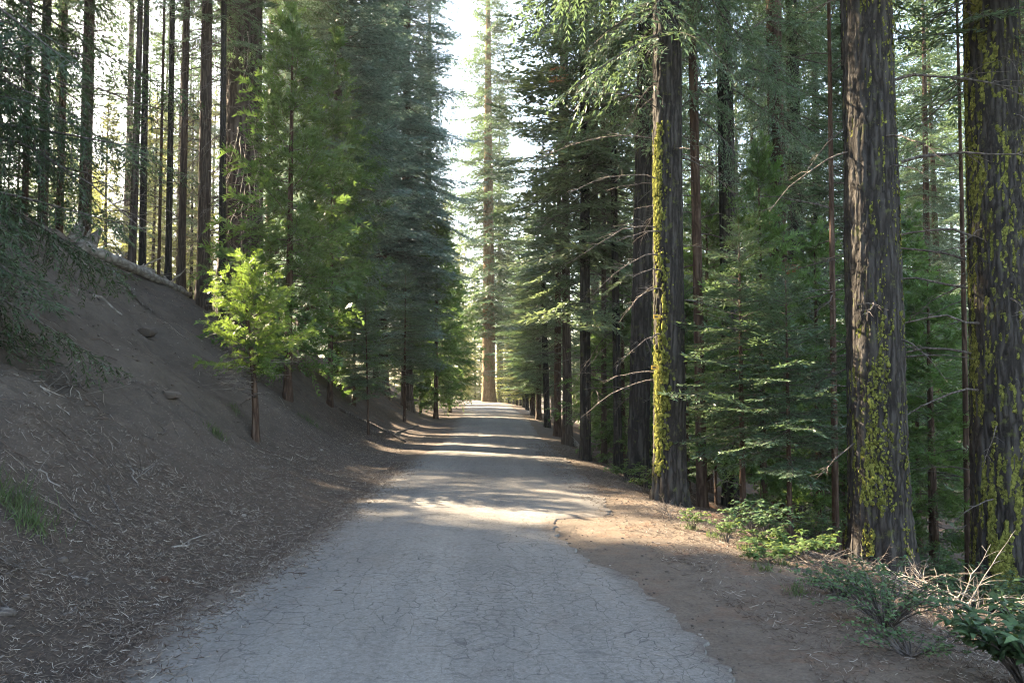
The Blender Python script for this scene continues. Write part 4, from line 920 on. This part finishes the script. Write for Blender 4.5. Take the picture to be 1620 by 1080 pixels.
leafy('rhododendron', 'upper clump of large oblong leaves above the corner shrub', 'shrub', hit(1630, 1000), 10, 40, 3, .40, .60, (.095, .034), 'shrub', .1, 7, .008)
leafy('laurel_shrub', 'patch of leaves behind the last wide trunk base', 'shrub', at(1540, 10.2), 11, 60, 4, .6, .6, (.06, .025), 'shrub', .1, 6)
leafy('dogwood', 'leafy green undergrowth clump under the young firs', 'shrub', hit(1200, 855), 21, 26, 4, .45, .5, (.07, .035), 'shrub', .3, 5)
leafy('dogwood', 'leafy green undergrowth under the twin trunk firs', 'shrub', hit(1300, 868), 22, 26, 4, .45, .6, (.07, .035), 'shrub', .3, 5)
leafy('dogwood', 'sprigs growing at the base of the leaning trunk', 'shrub', hit(990, 762), 23, 14, 4, .35, .4, (.07, .035), 'dogwood', .3, 5)
def brush(px, py, seed, s, lb, m='palewood', n=26, dz=.0):
    x, y = hit(px, py); rng = np.random.default_rng(seed); b = Buf()
    for _ in range(n):
        L = rng.uniform(.3, .9) * s; V, F, _m = dead_branch(L, rng, rng.uniform(-.5, .2), .006 * s + .002, 7)
        b.add(V @ (rot_z(rng.uniform(0, 6.3)) @ rot_y(R(rng.uniform(0, 60)))).T + np.array([*rng.normal(0, .12 * s, 2), rng.uniform(-.02, .1)]), F)
    o = solo('dead_brush', b.mesh('dead_brush', [M[m]], True), lb, 'dead bush', loc=(x, y, H1(x, y) + dz))
brush(1500, 965, 1, .9, 'tangle of pale bare twigs behind the sprawling shrub')
brush(1545, 1010, 2, .8, 'grey tangled dead brush in the lower corner', 'wood', 30)
brush(1380, 905, 3, .55, 'reddish bare twig tuft at the foot of the tufted trunk', 'litterred' if 'litterred' in M else 'wood', 18)
brush(1190, 830, 4, .7, 'grey dead twigs under the young firs', 'wood', 16)
brush(30, 905, 5, .3, 'frayed root tuft in the bank near the picture edge', 'wood', 14)
brush(1290, 900, 15, .5, 'dry twigs at the shoulder rim before the tufted trunk', 'wood', 16)
brush(1060, 822, 16, .5, 'dry twigs heaped at the foot of the golden mossed fir', 'wood', 16)
brush(1440, 930, 17, .7, 'dry twig tangle under the upright leafy shrub', 'wood', 20)
brush(105, 610, 6, .9, 'loose heap of grey twigs halfway up the bank', 'wood', 20, -.1)
brush(215, 745, 7, .7, 'scattered dark twig heap low on the bank', 'wood', 14, -.1)
log('curved dead limb leaning among ferns between the widest trunks', (1530, 915), (1535, 905), .02, .02, 77, 'wood', 'leaning_limb', cat='branch')

def tag(px, py, label):
    d = HY - HR - .06; x = (px - 810) / FPX * d; z = EYE + (ray(px, py)[2] / ray(px, py)[1]) * d
    o = thing('marker_tag', label, 'trail marker', (x, d, z), .1, 'yellow markers on the mossed fir')
    def box(w_, h_, t_, nm, m, par, off=(0, 0, 0)):
        V = np.array([[a * w_ / 2, b_ * t_ / 2, c * h_ / 2] for a in (-1, 1) for b_ in (-1, 1) for c in (-1, 1)]) + np.array(off)
        F = [[0, 1, 3, 2], [4, 6, 7, 5], [0, 4, 5, 1], [2, 3, 7, 6], [0, 2, 6, 4], [1, 5, 7, 3]]
        b = Buf(); b.add(V, F); return part(nm, b.mesh(nm, [M[m]], False), par)
    pl = box(.10, .058, .004, 'plate', 'yellow', o); box(.045, .022, .002, 'symbol', 'black', pl, (-.012, -.004, 0)); box(.008, .008, .05, 'nail', 'steel', o, (.03, .022, 0))
tag(1040, 501, 'upper yellow marker on the golden mossed fir'); tag(1036, 581, 'lower yellow marker on the golden mossed fir')
for o_ in COL.objects:
    if o_.name.startswith('marker_tag'): 
        if 'group' in o_: del o_['group']
print('SCRIPT', round(time.time() - T0, 1), 'quads', sum(len(m.polygons) for m in bpy.data.meshes), 'things', len(placed))
